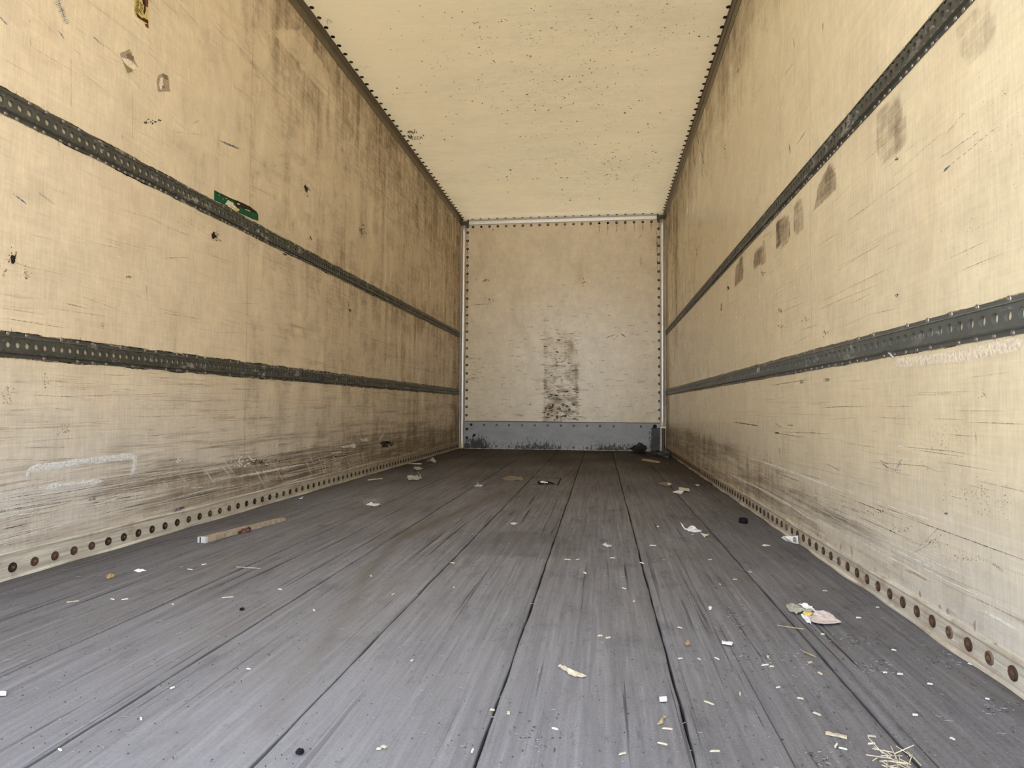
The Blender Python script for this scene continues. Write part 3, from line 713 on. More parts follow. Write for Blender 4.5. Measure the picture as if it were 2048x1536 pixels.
class Marks:
    def __init__(s, surf): s.s = surf; s.b = {}; s.k = 0
    def mb(s, m): return s.b.setdefault(m, MB())
    def stroke(s, m, pts, w, taper=True, jag=0.25):
        """pts in pixels of the photograph, w in metres"""
        s.k += 1; e = 0.0004+0.00002*(s.k % 25)
        P = [at(s.s, *p) for p in pts]
        s.world(m, P, w, taper, jag, e)
    def world(s, m, P, w, taper=True, jag=0.25, e=0.0006):
        Q = []
        for a, b in zip(P[:-1], P[1:]):
            n = max(2, int((b-a).length/0.012)); n = min(n, 40)
            Q += [a.lerp(b, t/n) for t in range(n)]
        Q.append(P[-1]); ax = SURF[s.s][0]; nrm = Vector((0, 0, 0)); nrm[ax] = 1
        vs = []
        for i, p in enumerate(Q):
            d = (Q[min(i+1, len(Q)-1)]-Q[max(i-1, 0)]); d = d.normalized() if d.length > 1e-9 else Vector((0, 1, 0))
            t = nrm.cross(d)
            ww = w/2*(min(1, 4*min(i+0.15, len(Q)-1-i+0.15)/len(Q)) if taper else 1)
            vs += [onsurf(s.s, p+t*ww*(1+random.uniform(-jag, jag)), e), onsurf(s.s, p-t*ww*(1+random.uniform(-jag, jag)), e)]
        s.mb(m).add(vs, [(2*i, 2*i+1, 2*i+3, 2*i+2) for i in range(len(Q)-1)])
    def blot(s, m, u, v, ru, rv, n=11, jag=0.45, ang=0.0):
        s.k += 1; e = 0.0004+0.00002*(s.k % 25); vs = []
        for k in range(n):
            a = 2*math.pi*k/n; q = 1+random.uniform(-jag, jag*0.6)
            du, dv = ru*q*math.cos(a), rv*q*math.sin(a); c, d = math.cos(ang), math.sin(ang)
            vs.append(onsurf(s.s, at(s.s, u+du*c-dv*d, v+du*d+dv*c), e))
        vs.append(onsurf(s.s, at(s.s, u, v), e))
        s.mb(m).add(vs, [(k, (k+1) % n, n) for k in range(n)])
    def spatter(s, m, u, v, ru, rv, k, r=1.6):
        for _ in range(k): s.blot(m, u+random.gauss(0, ru/2), v+random.gauss(0, rv/2), r*random.uniform(.4, 1.2), r*random.uniform(.4, 1.4), 6)
    def hatch(s, m, u0, v0, u1, v1, k, du, dv, w):
        for i in range(k):
            t = i/max(1, k-1); a, b = u0+(u1-u0)*t, v0+(v1-v0)*t
            s.stroke(m, [(a-du*random.uniform(.5, 1), b-dv*random.uniform(.5, 1)), (a+du*random.uniform(.5, 1), b+dv*random.uniform(.5, 1))], w)
    def done(s, parent):
        names = {'ink_blue': 'marker_scribble', 'ink_navy': 'marker_scribble', 'ink_white': 'scratches', 'ink_rust': 'rust_runs', 'seam': 'seam_lines'}
        for m, b in s.b.items(): b.build(names.get(m, 'scuff_marks'), [M[m]], parent, kind='stuff')

ml = Marks('L')
ml.hatch('ink_blue', 114, 2, 134, 46, 16, 8, -3, 0.0022); ml.hatch('ink_blue', 118, 4, 130, 40, 8, 2, 8, 0.002)
ml.hatch('ink_blue', 0, 34, 12, 48, 6, 4, 1, 0.003); ml.stroke('ink_blue', [(115, 60), (122, 68), (129, 79)], 0.006)
ml.stroke('ink_dark', [(146, 96), (155, 105), (163, 111)], 0.002); ml.hatch('ink_dark', 152, 58, 178, 72, 9, 2, 4, 0.0018)
ml.hatch('ink_blue', 186, 74, 208, 93, 10, 3, 2, 0.003); ml.stroke('ink_blue', [(25, 387), (36, 395), (54, 409)], 0.006); ml.hatch('ink_blue', 80, 388, 106, 406, 9, 2, 4, 0.002)
ml.stroke('ink_blue', [(438, 281), (455, 288), (480, 298)], 0.010); ml.hatch('ink_blue', 336, 455, 376, 470, 9, 3, 2, 0.003)
for p in (((59, 38), (60, 48)), ((60, 76), (62, 98)), ((496, 115), (522, 160)), ((508, 148), (521, 158)), ((466, 172), (486, 186)), ((242, 268), (246, 282)), ((384, 248), (400, 240)), ((290, 148), (300, 160))):
    ml.stroke('ink_dark', p, 0.003)
ml.spatter('ink_black', 302, 243, 18, 4, 16, 1.8); ml.blot('ink_black', 291, 246, 3.5, 3)
ml.blot('ink_black', 26, 518, 6, 10); ml.spatter('ink_black', 25, 515, 8, 14, 20, 1.8); ml.spatter('ink_dark', 8, 542, 8, 16, 14, 2.2); ml.spatter('ink_dark', 54, 550, 10, 14, 16, 2.2)
ml.blot('ink_black', 427, 471, 5, 7); ml.spatter('ink_dark', 432, 474, 12, 8, 26, 2); ml.spatter('ink_dark', 614, 380, 6, 16, 22, 1.8); ml.blot('ink_black', 612, 378, 3, 7, ang=-.3)
ml.blot('ink_dark', 722, 463, 3.5, 8); ml.spatter('ink_dark', 726, 458, 8, 14, 34, 1.5); ml.blot('ink_black', 700, 621, 2.5, 3); ml.stroke('ink_black', [(695, 600), (697, 615)], 0.010)
ml.stroke('ink_dark', [(585, 444), (587, 462)], 0.012); ml.stroke('ink_black', [(619, 471), (624, 481)], 0.014); ml.stroke('ink_black', [(565, 508), (574, 510)], 0.010)
ml.stroke('ink_dark', [(828, 404), (838, 422)], 0.012); ml.stroke('ink_dark', [(802, 386), (812, 398)], 0.010); ml.stroke('ink_dark', [(583, 638), (585, 660), (589, 678)], 0.004)
ml.stroke('ink_brown', [(0, 635), (60, 645), (136, 657)], 0.003); ml.hatch('ink_brown', 300, 645, 326, 640, 10, 2, 2, 0.002); ml.hatch('ink_brown', 136, 608, 178, 618, 12, 4, 2, 0.003)
ml.spatter('ink_dark', 258, 554, 10, 3, 14, 1.6); ml.stroke('ink_dark', [(292, 568), (294, 588)], 0.003); ml.stroke('ink_brown', [(320, 518), (350, 515), (380, 516)], 0.003)
ml.spatter('ink_dark', 92, 762, 8, 12, 26, 1.7); ml.spatter('ink_dark', 14, 790, 14, 22, 30, 1.8); ml.spatter('ink_brown', 128, 860, 12, 12, 26, 2); ml.spatter('ink_dark', 205, 650, 5, 8, 14, 1.5)
for a in ((255, 768, 330, 770), (60, 766, 130, 768), (300, 810, 400, 806), (240, 846, 295, 848), (350, 865, 460, 852), (150, 790, 270, 795), (0, 882, 90, 878), (60, 830, 180, 826), (400, 790, 520, 788), (430, 830, 560, 822), (560, 862, 700, 850), (620, 800, 760, 806)):
    for _ in range(7):
        du, dv = random.uniform(-70, 70), random.uniform(-26, 26); L_ = random.uniform(.25, .9)
        ml.stroke(random.choice(['ink_brown', 'ink_brown', 'ink_dark']), [(a[0]+du, a[1]+dv), (a[0]+du+(a[2]-a[0])*L_, a[1]+dv+(a[3]-a[1])*L_)], random.uniform(.0006, .0018))
# random scratches along the wall
def rnd_scratches(mk, s, n, ylo, yhi, zlo, zhi, mats, wl, ang=0.10, ln=(0.05, 0.35)):
    for _ in range(n):
        y0 = random.uniform(ylo, yhi); z0 = random.uniform(zlo, zhi); L_ = random.uniform(*ln); a = random.gauss(0, ang)
        X0 = 0 if s == 'L' else W
        p = Vector((X0, y0, z0)); q_ = Vector((X0, min(D-0.06, y0+L_*math.cos(a)), min(2.75, max(0.1, z0+L_*math.sin(a)))))
        mk.world(random.choice(mats), [p, q_], random.uniform(*wl), True, 0.3, 0.0004+random.random()*0.0004)
rnd_scratches(ml, 'L', 420, 1.3, 7.6, 0.12, 0.66, ['ink_brown', 'ink_brown', 'ink_dark', 'ink_white'], (.0005, .0017), 0.03)
rnd_scratches(ml, 'L', 260, 1.3, 7.6, 0.74, 1.36, ['ink_brown', 'ink_brown', 'ink_white'], (.0005, .0017), 0.07)
rnd_scratches(ml, 'L', 300, 1.5, 7.6, 1.46, 2.74, ['ink_brown', 'ink_brown', 'ink_brown', 'ink_dark'], (.0005, .0018), 0.25)
rnd_scratches(ml, 'L', 220, 1.3, 5.5, 0.10, 0.26, ['ink_white', 'ink_brown', 'ink_dark', 'ink_white'], (.0008, .0026), 0.02, (0.1, 0.6))
# pale gouges low on the left wall
for a, b, w in (((440, 928), (460, 952), .004), ((506, 932), (532, 977), .004), ((523, 934), (542, 971), .003), ((547, 924), (569, 969), .004), ((608, 915), (626, 954), .004), ((618, 909), (628, 930), .005), ((635, 913), (641, 924), .004), ((657, 917), (661, 946), .005), ((664, 911), (672, 921), .005), ((678, 924), (684, 938), .006), ((692, 913), (700, 936), .005), ((723, 901), (729, 928), .006), ((731, 915), (735, 928), .006), ((719, 919), (721, 934), .005),
                ((405, 934), (431, 970), .004), ((358, 948), (379, 972), .003), ((435, 905), (473, 953), .003), ((493, 909), (510, 925), .008), ((648, 915), (652, 945), .006), ((640, 920), (650, 950), .005), ((668, 920), (676, 944), .005), ((325, 960), (338, 978), .003)):
    ml.stroke('ink_white', [a, b], w)
for a, b, w in (((464, 956), (620, 926), .010), ((545, 973), (655, 942), .005), ((565, 948), (660, 928), .004), ((659, 907), (686, 903), .008), ((635, 926), (733, 903), .004), ((380, 976), (410, 974), .004), ((0, 1035), (150, 1014), .002), ((183, 1010), (245, 994), .004), ((186, 1014), (248, 1000), .004), ((430, 1020), (560, 985), .003), ((300, 1010), (470, 965), .002), ((440, 935), (560, 905), .003), ((700, 890), (712, 893), .03), ((730, 878), (738, 880), .03)):
    ml.stroke('ink_white', [a, b], w)
ml.blot('ink_white', 553, 892, 4, 4.5); ml.spatter('ink_white', 352, 921, 12, 5, 10, 2); ml.blot('ink_white', 700, 892, 16, 2.5, ang=-.12); ml.blot('ink_white', 728, 880, 9, 3); ml.blot('ink_black', 772, 886, 11, 5, ang=-.2); ml.spatter('ink_black', 773, 889, 14, 9, 22, 2.2)
ml.stroke('ink_white', [(768, 866), (760, 878), (758, 886)], .016); ml.stroke('ink_white', [(848, 850), (847, 862)], .02)
ml.spatter('ink_dark', 515, 925, 30, 5, 40, 2.2); ml.blot('ink_dark', 507, 927, 8, 3, ang=-.1); ml.spatter('ink_rust', 555, 920, 18, 5, 26, 2); ml.spatter('ink_white', 480, 925, 16, 10, 24, 2.6)
ml.stroke('ink_rust', [(195, 1063), (240, 1052), (262, 1046)], .010); ml.stroke('ink_rust', [(345, 1020), (348, 1035)], .008); ml.blot('ink_navy', 184, 999, 9, 2.2, ang=-.15); ml.blot('ink_navy', 360, 1018, 12, 3, ang=-.3)
for u_ in (0, 142, 265, 455): ml.stroke('seam', [(u_+(460 if u_ == 0 else 0)*0, 40+u_*0.55), (u_, 140+u_*0.52)], .002, False, .1) if u_ else None
for y_ in (3.02, 4.24, 5.46, 6.68):
    for za, zb in ((0.10, 0.655), (0.735, 1.365), (1.445, 2.74)): ml.world('seam', [Vector((0, y_, za)), Vector((0, y_, zb))], 0.0025, False, 0.1, 0.0003)
# grime line where the tracks meet the liner
for zc in (1.404, 0.694):
    for _ in range(260):
        y0 = random.uniform(1.3, 7.8); t_ = random.choice((1, 1, -1)); z0 = zc+t_*(0.0375)
        ml.world(random.choice(['ink_dark', 'ink_brown', 'ink_black']), [Vector((0, y0, z0)), Vector((0, y0+random.uniform(.03, .16), z0+t_*random.uniform(0, .002)))], random.uniform(.003, .006)*(1+0.35*y0/4), True, .5, 0.0006)
        if random.random() < 0.25: ml.world('ink_brown', [Vector((0, y0, z0)), Vector((0, y0, z0+t_*random.uniform(.006, .02)))], .003, True, .4, .0006)
ml.done(wall_left)

mr = Marks('R')
for p, w in (([(1465, 905), (1551, 932), (1594, 948), (1672, 977), (1730, 994)], .0055), ([(1418, 916), (1467, 952), (1525, 979), (1574, 1006), (1613, 1034), (1662, 1055), (1720, 1084)], .0055), ([(1505, 970), (1560, 1002), (1600, 1022)], .004), ([(1713, 1080), (1800, 1125), (1880, 1170)], .0035), ([(1960, 1218), (2005, 1242), (2046, 1266)], .006), ([(1760, 1085), (1850, 1128), (1900, 1150)], .003), ([(1820, 1120), (1900, 1165), (1990, 1205)], .003), ([(1457, 925), (1463, 905)], .006), ([(1471, 936), (1475, 922)], .006), ([(1409, 905), (1413, 888)], .006), ([(1566, 965), (1572, 950)], .005), ([(1400, 912), (1440, 940)], .006), ([(1730, 994), (1830, 1030), (1900, 1052)], .0025)):
    mr.stroke('ink_white', p, w)
mr.stroke('ink_black', [(1397, 864), (1398.5, 881)], .018); mr.stroke('ink_dark', [(1558, 894), (1562, 922)], .010); mr.stroke('ink_dark', [(1951, 864), (1955, 890)], .005)
mr.hatch('ink_navy', 1474, 845, 1512, 851, 14, 7, .8, .004); mr.hatch('ink_navy', 1552, 848, 1562, 853, 6, 2, 3, .003); mr.stroke('ink_navy', [(1575, 850), (1588, 851)], .004)
mr.stroke('ink_dark', [(1545, 863), (1560, 867), (1600, 874), (1612, 873)], .003); mr.stroke('ink_dark', [(1560, 864), (1630, 866), (1665, 868)], .002); mr.blot('ink_black', 1554, 866, 5, 2)
for a, b in (((1762, 921), (1770, 926)), ((1766, 928), (1778, 936)), ((1772, 933), (1792, 942)), ((1782, 940), (1800, 940)), ((1792, 938), (1800, 928)), ((1796, 932), (1803, 920))): mr.hatch('ink_blue', *a, *b, 5, 3, 1.2, .0022)
mr.hatch('ink_blue', 1656, 929, 1678, 940, 8, 3, 1.5, .0025); mr.hatch('ink_blue', 1690, 943, 1716, 961, 9, 1, 3, .0014)
for p in ([(1887, 312), (1912, 300), (1950, 268)], [(1895, 335), (1918, 318), (1955, 290), (1985, 262)], [(1890, 342), (1897, 332)]): mr.hatch('ink_blue', *p[0], *p[-1], 9, 6, -4, .0018)
mr.hatch('ink_brown', 1895, 265, 1926, 228, 8, 5, -4, .0018); mr.hatch('ink_brown', 1790, 350, 1880, 270, 9, 8, -6, .0015)
mr.stroke('ink_rust', [(1808, 1138), (1830, 1147), (1858, 1163)], .006); mr.hatch('ink_navy', 1990, 1288, 2040, 1322, 12, 7, 5, .0016); mr.blot('ink_blue', 1893, 1027, 6, 2.5); mr.hatch('ink_navy', 1988, 1128, 2004, 1140, 6, 3, -2, .0018)
mr.stroke('ink_dark', [(1880, 1070), (1855, 1090), (1820, 1110)][::-1], .0015); mr.stroke('ink_dark', [(1880, 1053), (1858, 1075)], .0015)
mr.stroke('ink_brown', [(1730, 923), (1850, 932), (1872, 942), (1905, 944)], .0018); mr.stroke('ink_brown', [(1800, 893), (1900, 902), (1950, 910)], .0018); mr.stroke('ink_brown', [(1640, 816), (1700, 812)], .003); mr.blot('ink_white', 1804, 892, 8, 2.5)
mr.hatch('ink_brown', 1548, 770, 1610, 760, 12, 6, -1, .004); mr.blot('ink_brown', 1654, 760, 8, 4); mr.blot('ink_brown', 1604, 765, 5, 3)
mr.stroke('ink_dark', [(1386, 285), (1390, 340)], .03, True, .5); mr.hatch('ink_dark', 1394, 270, 1412, 345, 10, 2, 10, .012); mr.stroke('ink_black', [(1366, 388), (1367, 425)], .02)
mr.stroke('ink_black', [(1579, 288), (1581, 308)], .010); mr.stroke('ink_dark', [(1586, 75), (1590, 95)], .008); mr.stroke('ink_dark', [(1646, 45), (1646, 62)], .010); mr.stroke('ink_dark', [(1567, 152), (1588, 125)], .004); mr.stroke('ink_dark', [(1562, 215), (1566, 195)], .005); mr.stroke('ink_black', [(1474, 146), (1479, 136)], .010); mr.stroke('ink_dark', [(1440, 236), (1447, 210)], .008); mr.stroke('ink_dark', [(1593, 290), (1612, 262)], .004)
for p in ((1449, 305, 3, 40), (1395, 500, 4, 20), (1443, 615, 2, 14), (1652, 665, 6, 5), (1565, 653, 9, 3), (1610, 640, 7, 9), (1560, 622, 4, 6), (1794, 592, 3, 6), (1457, 575, 2, 5), (1527, 546, 4, 5), (1345, 500, 6, 60), (1352, 560, 8, 70), (1800, 690, 3, 3), (1965, 790, 10, 10), (1794, 318, 3, 4)):
    mr.spatter('ink_dark', *p, 16, 1.4)
mr.spatter('ink_brown', 1945, 990, 60, 25, 70, 1.3); mr.spatter('ink_brown', 1990, 1010, 60, 40, 70, 1.3); mr.spatter('ink_brown', 1880, 880, 80, 60, 60, 1.2); mr.spatter('ink_brown', 1950, 460, 90, 90, 60, 1.2); mr.spatter('ink_brown', 2000, 250, 50, 100, 50, 1.3)
for p in ((1755, 1022, 26, 8), (1800, 1060, 26, 10), (1860, 1085, 30, 10), (1930, 1118, 40, 12)): mr.spatter('ink_brown', *p, 60, 1.3)
mr.hatch('ink_brown', 1770, 793, 1920, 790, 44, .4, 2.5, .0014); mr.hatch('ink_brown', 1655, 1000, 1760, 1040, 40, .5, 4, .0014); mr.hatch('ink_brown', 1760, 1040, 2046, 1150, 60, .4, 5, .0012)
for k in range(46):      # long faint drags of freight
    u0 = random.uniform(1400, 1950); v0 = random.uniform(420, 1000); dx = random.uniform(30, 170); sl = (v0-812)/(u0-1204)*random.uniform(.75, 1.1)
    mr.stroke('ink_brown', [(u0, v0), (u0+dx, v0+sl*dx)], random.uniform(.0008, .0018)) if abs(v0-(812-0.222*(u0-1204))) > 60 and v0+sl*dx > 812-1.05*(u0+dx-1204)+60 else None
rnd_scratches(mr, 'R', 170, 1.2, 7.6, 0.30, 0.62, ['ink_brown', 'ink_brown', 'ink_white'], (.0005, .0014), 0.03)
rnd_scratches(mr, 'R', 260, 1.2, 7.6, 0.08, 0.28, ['ink_brown', 'ink_dark', 'ink_white', 'ink_white'], (.0007, .0022), 0.02, (0.1, 0.6))
rnd_scratches(mr, 'R', 120, 1.6, 7.6, 0.76, 1.34, ['ink_brown'], (.0008, .0018), 0.05)
for _ in range(130):
    y0 = random.uniform(2.6, 7.6); z0 = random.uniform(1.6, 2.7); a = random.gauss(1.2, .3); L_ = random.uniform(.02, .10)
    mr.world(random.choice(['ink_brown', 'ink_dark', 'ink_brown']), [Vector((W, y0, z0)), Vector((W, y0+L_*math.cos(a)*.5, z0-L_*math.sin(a)))], random.uniform(.0015, .006), True, .5)
for y_ in (2.52, 2.92, 3.18, 4.1, 4.3, 5.5):
    for za, zb in ((0.09, 0.655), (0.74, 1.365), (1.445, 2.72)): mr.world('seam', [Vector((W, y_, za)), Vector((W, y_, zb))], 0.002, False, 0.2, 0.0003)
for zc in (1.407, 0.699):
    for _ in range(200):
        y0 = random.uniform(1.2, 7.8); t_ = random.choice((1, -1)); z0 = zc+t_*0.0373
        mr.world(random.choice(['ink_dark', 'ink_brown', 'ink_brown']), [Vector((W, y0, z0)), Vector((W, y0+random.uniform(.03, .14), z0+t_*random.uniform(0, .0015)))], random.uniform(.002, .0045), True, .5, 0.0006)
for k in range(46):       # rust above and below the foot rivets
    y0 = 1.05+random.random()*4.5
    mr.world('ink_rust', [Vector((W, y0, 0.066)), Vector((W, y0+random.uniform(-.01, .01), 0.066+random.uniform(.01, .035)))], random.uniform(.006, .02), True, .5, .0006)
mr.done(wall_right)

mf = Marks('F')
for k in range(17):
    z_ = 2.69-0.1036*k; mf.world('ink_rust', [Vector((0.084, D, z_-.01)), Vector((0.085, D, z_-.04)), Vector((0.086, D, z_-.085))], 0.022, True, .4) if k < 12 else None
    mf.world('ink_dark', [Vector((0.083, D, z_)), Vector((0.084, D, z_-.03))], 0.012, True, .3, 0.0009) if k < 9 else None
for x_ in (1.71, 1.81, 1.92, 2.02, 2.13, 2.23, 2.33, 2.42): mf.world('ink_brown', [Vector((x_, D, 2.75)), Vector((x_+.004, D, 2.69)), Vector((x_, D, 2.64))], 0.014, True, .4)
mf.world('ink_dark', [Vector((2.39, D, 2.7)), Vector((2.40, D, 2.5)), Vector((2.405, D, 2.1))], 0.010, True, .5)
for _ in range(300):
    zz = 0.37+abs(random.gauss(0, .75)); xx = random.uniform(.12, 2.36)
    if zz > 2.3: continue
    if random.random() < 0.35: xx = random.uniform(1.04, 1.47)
    mf.world(random.choice(['ink_brown', 'ink_dark', 'ink_dark']), [Vector((xx, D, zz)), Vector((xx+random.uniform(.015, .09), D, zz+random.gauss(0, .004)))], random.uniform(.003, .009), True, .6)
for _ in range(170):
    zz = 0.36+abs(random.gauss(0, .45)); xx = random.uniform(1.035, 1.475)
    if zz < 1.7: mf.world(random.choice(['ink_dark', 'ink_dark', 'ink_black']), [Vector((xx, D, zz)), Vector((min(1.48, xx+random.uniform(.01, .06)), D, zz+random.gauss(0, .006)))], random.uniform(.004, .012), True, .7)
for p, w in (([(1211, 676), (1233, 668)], .012), ([(1242, 668), (1252, 674)], .014), ([(1227, 681), (1236, 670)], .012), ([(1031, 737), (1046, 745)], .006), ([(1177, 720), (1186, 728)], .01), ([(1282, 510), (1282, 536)], .008), ([(1278, 476), (1284, 468)], .008), ([(985, 457), (988, 462)], .012), ([(946, 610), (976, 608)], .008)): mf.stroke('ink_dark', p, w)
mf.spatter('ink_dark', 983, 602, 10, 12, 14, 1.6); mf.spatter('ink_dark', 970, 562, 12, 5, 14, 1.4); mf.spatter('ink_brown', 1168, 566, 8, 8, 12, 1.6)
mf.done(wall_front)

mc = Marks('C')
for k in range(5): mc.stroke('ink_black', [(815+k*1.8, 269+random.uniform(-1, 2)), (818+k*1.8, 277+random.uniform(-2, 2))], .008)
mc.stroke('ink_black', [(818, 263), (822, 262.5), (826, 266), (827, 269)], .02); mc.stroke('ink_black', [(846, 269), (849, 274)], .012); mc.stroke('ink_dark', [(860, 268), (863, 271)], .008)
mc.spatter('ink_black', 822, 264, 10, 4, 20, 1.3); mc.stroke('ink_dark', [(785, 190), (805, 187), (825, 184)], .006)
for k in range(10): mc.stroke('ink_dark', [(650+random.uniform(0, 14), 34+random.uniform(0, 10)), (654+random.uniform(0, 14), 46+random.uniform(-4, 6))], .003); mc.stroke('ink_dark', [(712+k*3, 130+random.uniform(0, 4)), (716+k*3, 137+random.uniform(-2, 2))], .003)
for _ in range(900):
    q_ = random.choice([(1240, 45, 150, 45), (1000, 100, 130, 60), (1150, 190, 160, 50), (1190, 325, 130, 32), (1130, 240, 160, 100)])
    a, b_ = random.gauss(q_[0], q_[2]), random.gauss(q_[1], q_[3])
    if 4 < b_ < 420 and a > 640+b_*0.68 and a < 1440-b_*0.3: mc.blot(random.choice(['ink_dark', 'ink_brown', 'ink_black']), a, b_, random.uniform(.6, 2.6), random.uniform(.5, 1.4), 7)
mc.done(ceiling)

text_on('SZDI', 'C', 822, 279, 0.085, (1, 0, 0), (0, -1, 0), ceiling, M['ink_black'], 0.62, 0.1)
# dark run of dirt along the inside of the roof rails
mg = Marks('C')
for _ in range(90):
    y0 = random.uniform(3.3, 5.5); mg.world(random.choice(['ink_black', 'ink_dark']), [Vector((0.0385, y0, H)), Vector((0.039, y0+random.uniform(.02, .09), H))], random.uniform(.002, .006), True, .6)
mg.done(ceiling)

# ------------------------------------------------------------------ stickers and residue on the walls (flat things at their real place)
def sheet(name, s, polys, off, parent=None, thick=0.0006, kind=None):
    """polys: list of (material, [pixels]); one solid sheet per material on a surface"""
    mats = []; m = MB()
    for i, (mt, px) in enumerate(polys):
        if M[mt] not in mats: mats.append(M[mt])
        e0, e1 = off+i*0.0001, off+thick+i*0.0001
        n = len(px)
        top = [onsurf(s, at(s, *p), e1) for p in px]; bot = [onsurf(s, q, e0) for q in top]
        m.add(top+bot, [tuple(range(n)), tuple(range(2*n-1, n-1, -1))] + [(k, n+k, n+(k+1) % n, (k+1) % n) for k in range(n)], mats.index(M[mt]))
    return m.build(name, mats, parent, kind)

def jag(pts, amp, n=3):
    out = []
    for i, (a, b) in enumerate(zip(pts, pts[1:]+pts[:1])):
        for k in range(n):
            t = k/n; out.append((a[0]+(b[0]-a[0])*t+random.uniform(-amp, amp)*(k > 0), a[1]+(b[1]-a[1])*t+random.uniform(-amp, amp)*(k > 0)))
    return out

st1 = sheet('sticker', 'L', [('st_y', [(269, -2), (296, -2), (297, 58), (284, 41), (270, 32), (267, 20)]), ('st_b', [(284, -2), (296, -2), (296, 8), (287, 12), (285, 6)]), ('st_r', [(289, -2), (295, -2), (295.5, 15), (292, 14)]),
    ('st_b', [(288, 10), (291, 9), (291, 22), (288, 30), (286, 24)]), ('st_b', [(285, 35), (290, 37), (296, 41), (296, 48), (289, 44), (283, 40)]), ('st_r', [(289, 48), (296, 48), (296.5, 57), (291, 53)]), ('st_b', [(271, 26), (278, 31), (284, 37), (283, 40), (275, 35)])], 0.0004)
tag(st1, 'torn yellow and brown printed label high on the left wall', 'sticker')
text_on('Illinois', 'L', 276.5, 31, 0.030, (0, 0, 1), (0, -1, 0), st1, M['st_b'], 0.80, 0.25)
text_on('Fruit', 'L', 284, 31, 0.028, (0, 0, 1), (0, -1, 0), st1, M['st_b'], 0.80, 0.25)
st2 = sheet('sticker', 'L', [('resid', jag([(239, 107), (258, 98), (264, 105), (262, 110), (268, 118), (276, 134), (262, 122), (242, 115)], 1.0)), ('adh', [(242, 115), (255, 118), (268, 127), (273, 137), (268, 139), (258, 135), (248, 126)]), ('resid_dark', jag([(252, 108), (258, 106), (266, 112), (268, 119), (262, 120), (255, 117)], .8)), ('resid_green', jag([(242, 117), (250, 128), (259, 136), (266, 142), (255, 146)], .8))], 0.0004)
tag(st2, 'torn grey and olive sticker remnant high on the left wall', 'sticker')
st3 = sheet('sticker', 'L', [('resid', jag([(313, 160), (318, 149), (327, 146), (336, 152), (340, 183), (317, 184), (314, 172)], 1.0)), ('resid_dark', jag([(322, 147), (334, 150), (336, 160), (328, 157)], 1)), ('adh', [(320, 156), (325, 155), (326, 174), (321, 180), (318, 170)]), ('resid_dark', jag([(323, 171), (329, 172), (330, 177), (324, 177)], .8))], 0.0004)
tag(st3, 'small scraped grey label remnant right of the olive sticker remnant', 'sticker')
gt = sheet('tape_strip', 'L', [('green', jag([(428, 380), (446, 390), (470, 402), (478, 405), (500, 414), (513, 424), (516, 428), (516, 442), (505, 438), (480, 427), (450, 411), (428, 400)], .4, 2)), ('tape_dark', jag([(466, 398), (480, 404), (500, 413), (513, 423), (515, 428), (500, 422), (482, 416), (470, 408)], .7)), ('adh', jag([(449, 408), (456, 400), (464, 404), (470, 412), (478, 418), (472, 423), (460, 415)], 1.2)), ('tape_dark', [(428, 380), (437, 386), (447, 391), (446, 393), (432, 385)]), ('st_y', jag([(462, 412), (478, 420), (476, 423), (462, 416)], .8)), ('tape_dark', jag([(470, 407), (480, 412), (478, 416), (470, 412)], .8)), ('adh', [(462, 410), (478, 419), (479, 420.5), (463, 412)]), ('adh', [(464, 416), (474, 422), (473, 423), (463, 417.5)]), ('adh', [(490, 418), (500, 422), (499, 423), (490, 419)]), ('tape_dark', jag([(440, 386), (452, 392), (466, 399), (464, 400.5), (450, 393.5)], .4)), ('adh', jag([(474, 406), (479, 408), (478, 410), (474, 409)], .7)), ('adh', [(437, 390), (438, 390), (438.4, 391.4), (437.2, 391.2)]), ('adh', [(445, 397), (446.4, 397.4), (446, 399), (445, 398.6)]), ('adh', [(451, 396), (452.5, 397), (452, 398.2), (451, 397.6)])], 0.0006)
tag(gt, 'scraped green tape strip along the top edge of the upper left track', 'tape')

def lumpy(name, s, pts, w, h, mat, parent=None, seg=0.006, cross=5, wj=.3):
    """a raised irregular bead laid on a surface along pixel points"""
    P = [at(s, *p) for p in pts]; Q = []
    for a, b in zip(P[:-1], P[1:]):
        n = max(2, int((b-a).length/seg)); Q += [a.lerp(b, t/n) for t in range(n)]
    Q.append(P[-1]); ax = SURF[s][0]; nrm = Vector((0, 0, 0)); nrm[ax] = 1; m = MB()
    for i, p in enumerate(Q):
        d = (Q[min(i+1, len(Q)-1)]-Q[max(i-1, 0)]).normalized(); t = nrm.cross(d)
        en = min(1.0, (min(i, len(Q)-1-i)+.3)/3)
        ww = w/2*en*(1+random.uniform(-wj, wj))
        for c in range(cross):
            q = c/(cross-1)*2-1
            m.v.append(onsurf(s, p+t*ww*q, 0.0004+h*(1-q*q)*random.uniform(.35, 1)*en))
    for i in range(len(Q)-1):
        for c in range(cross-1):
            f = (i*cross+c, i*cross+c+1, (i+1)*cross+c+1, (i+1)*cross+c); m.f.append(f); m.m.append(0)
    return m.build(name, [M[mat]], parent, smooth=False)
cs = lumpy('sealant_bead', 'L', [(52, 958), (57, 942), (70, 936), (120, 931), (170, 922), (220, 917), (262, 913), (271, 916), (270, 928), (266, 942), (261, 952)], 0.022, 0.0012, 'caulk', seg=.012)
tag(cs, 'long bracket-shaped grey sealant bead low on the left wall', 'sealant')
cs = lumpy('sealant_bead', 'L', [(84, 982), (100, 974), (130, 970), (165, 966), (208, 962)], 0.016, 0.0012, 'caulk', wj=.6, seg=.012)
tag(cs, 'short broken sealant smear under the bracket-shaped bead', 'sealant')
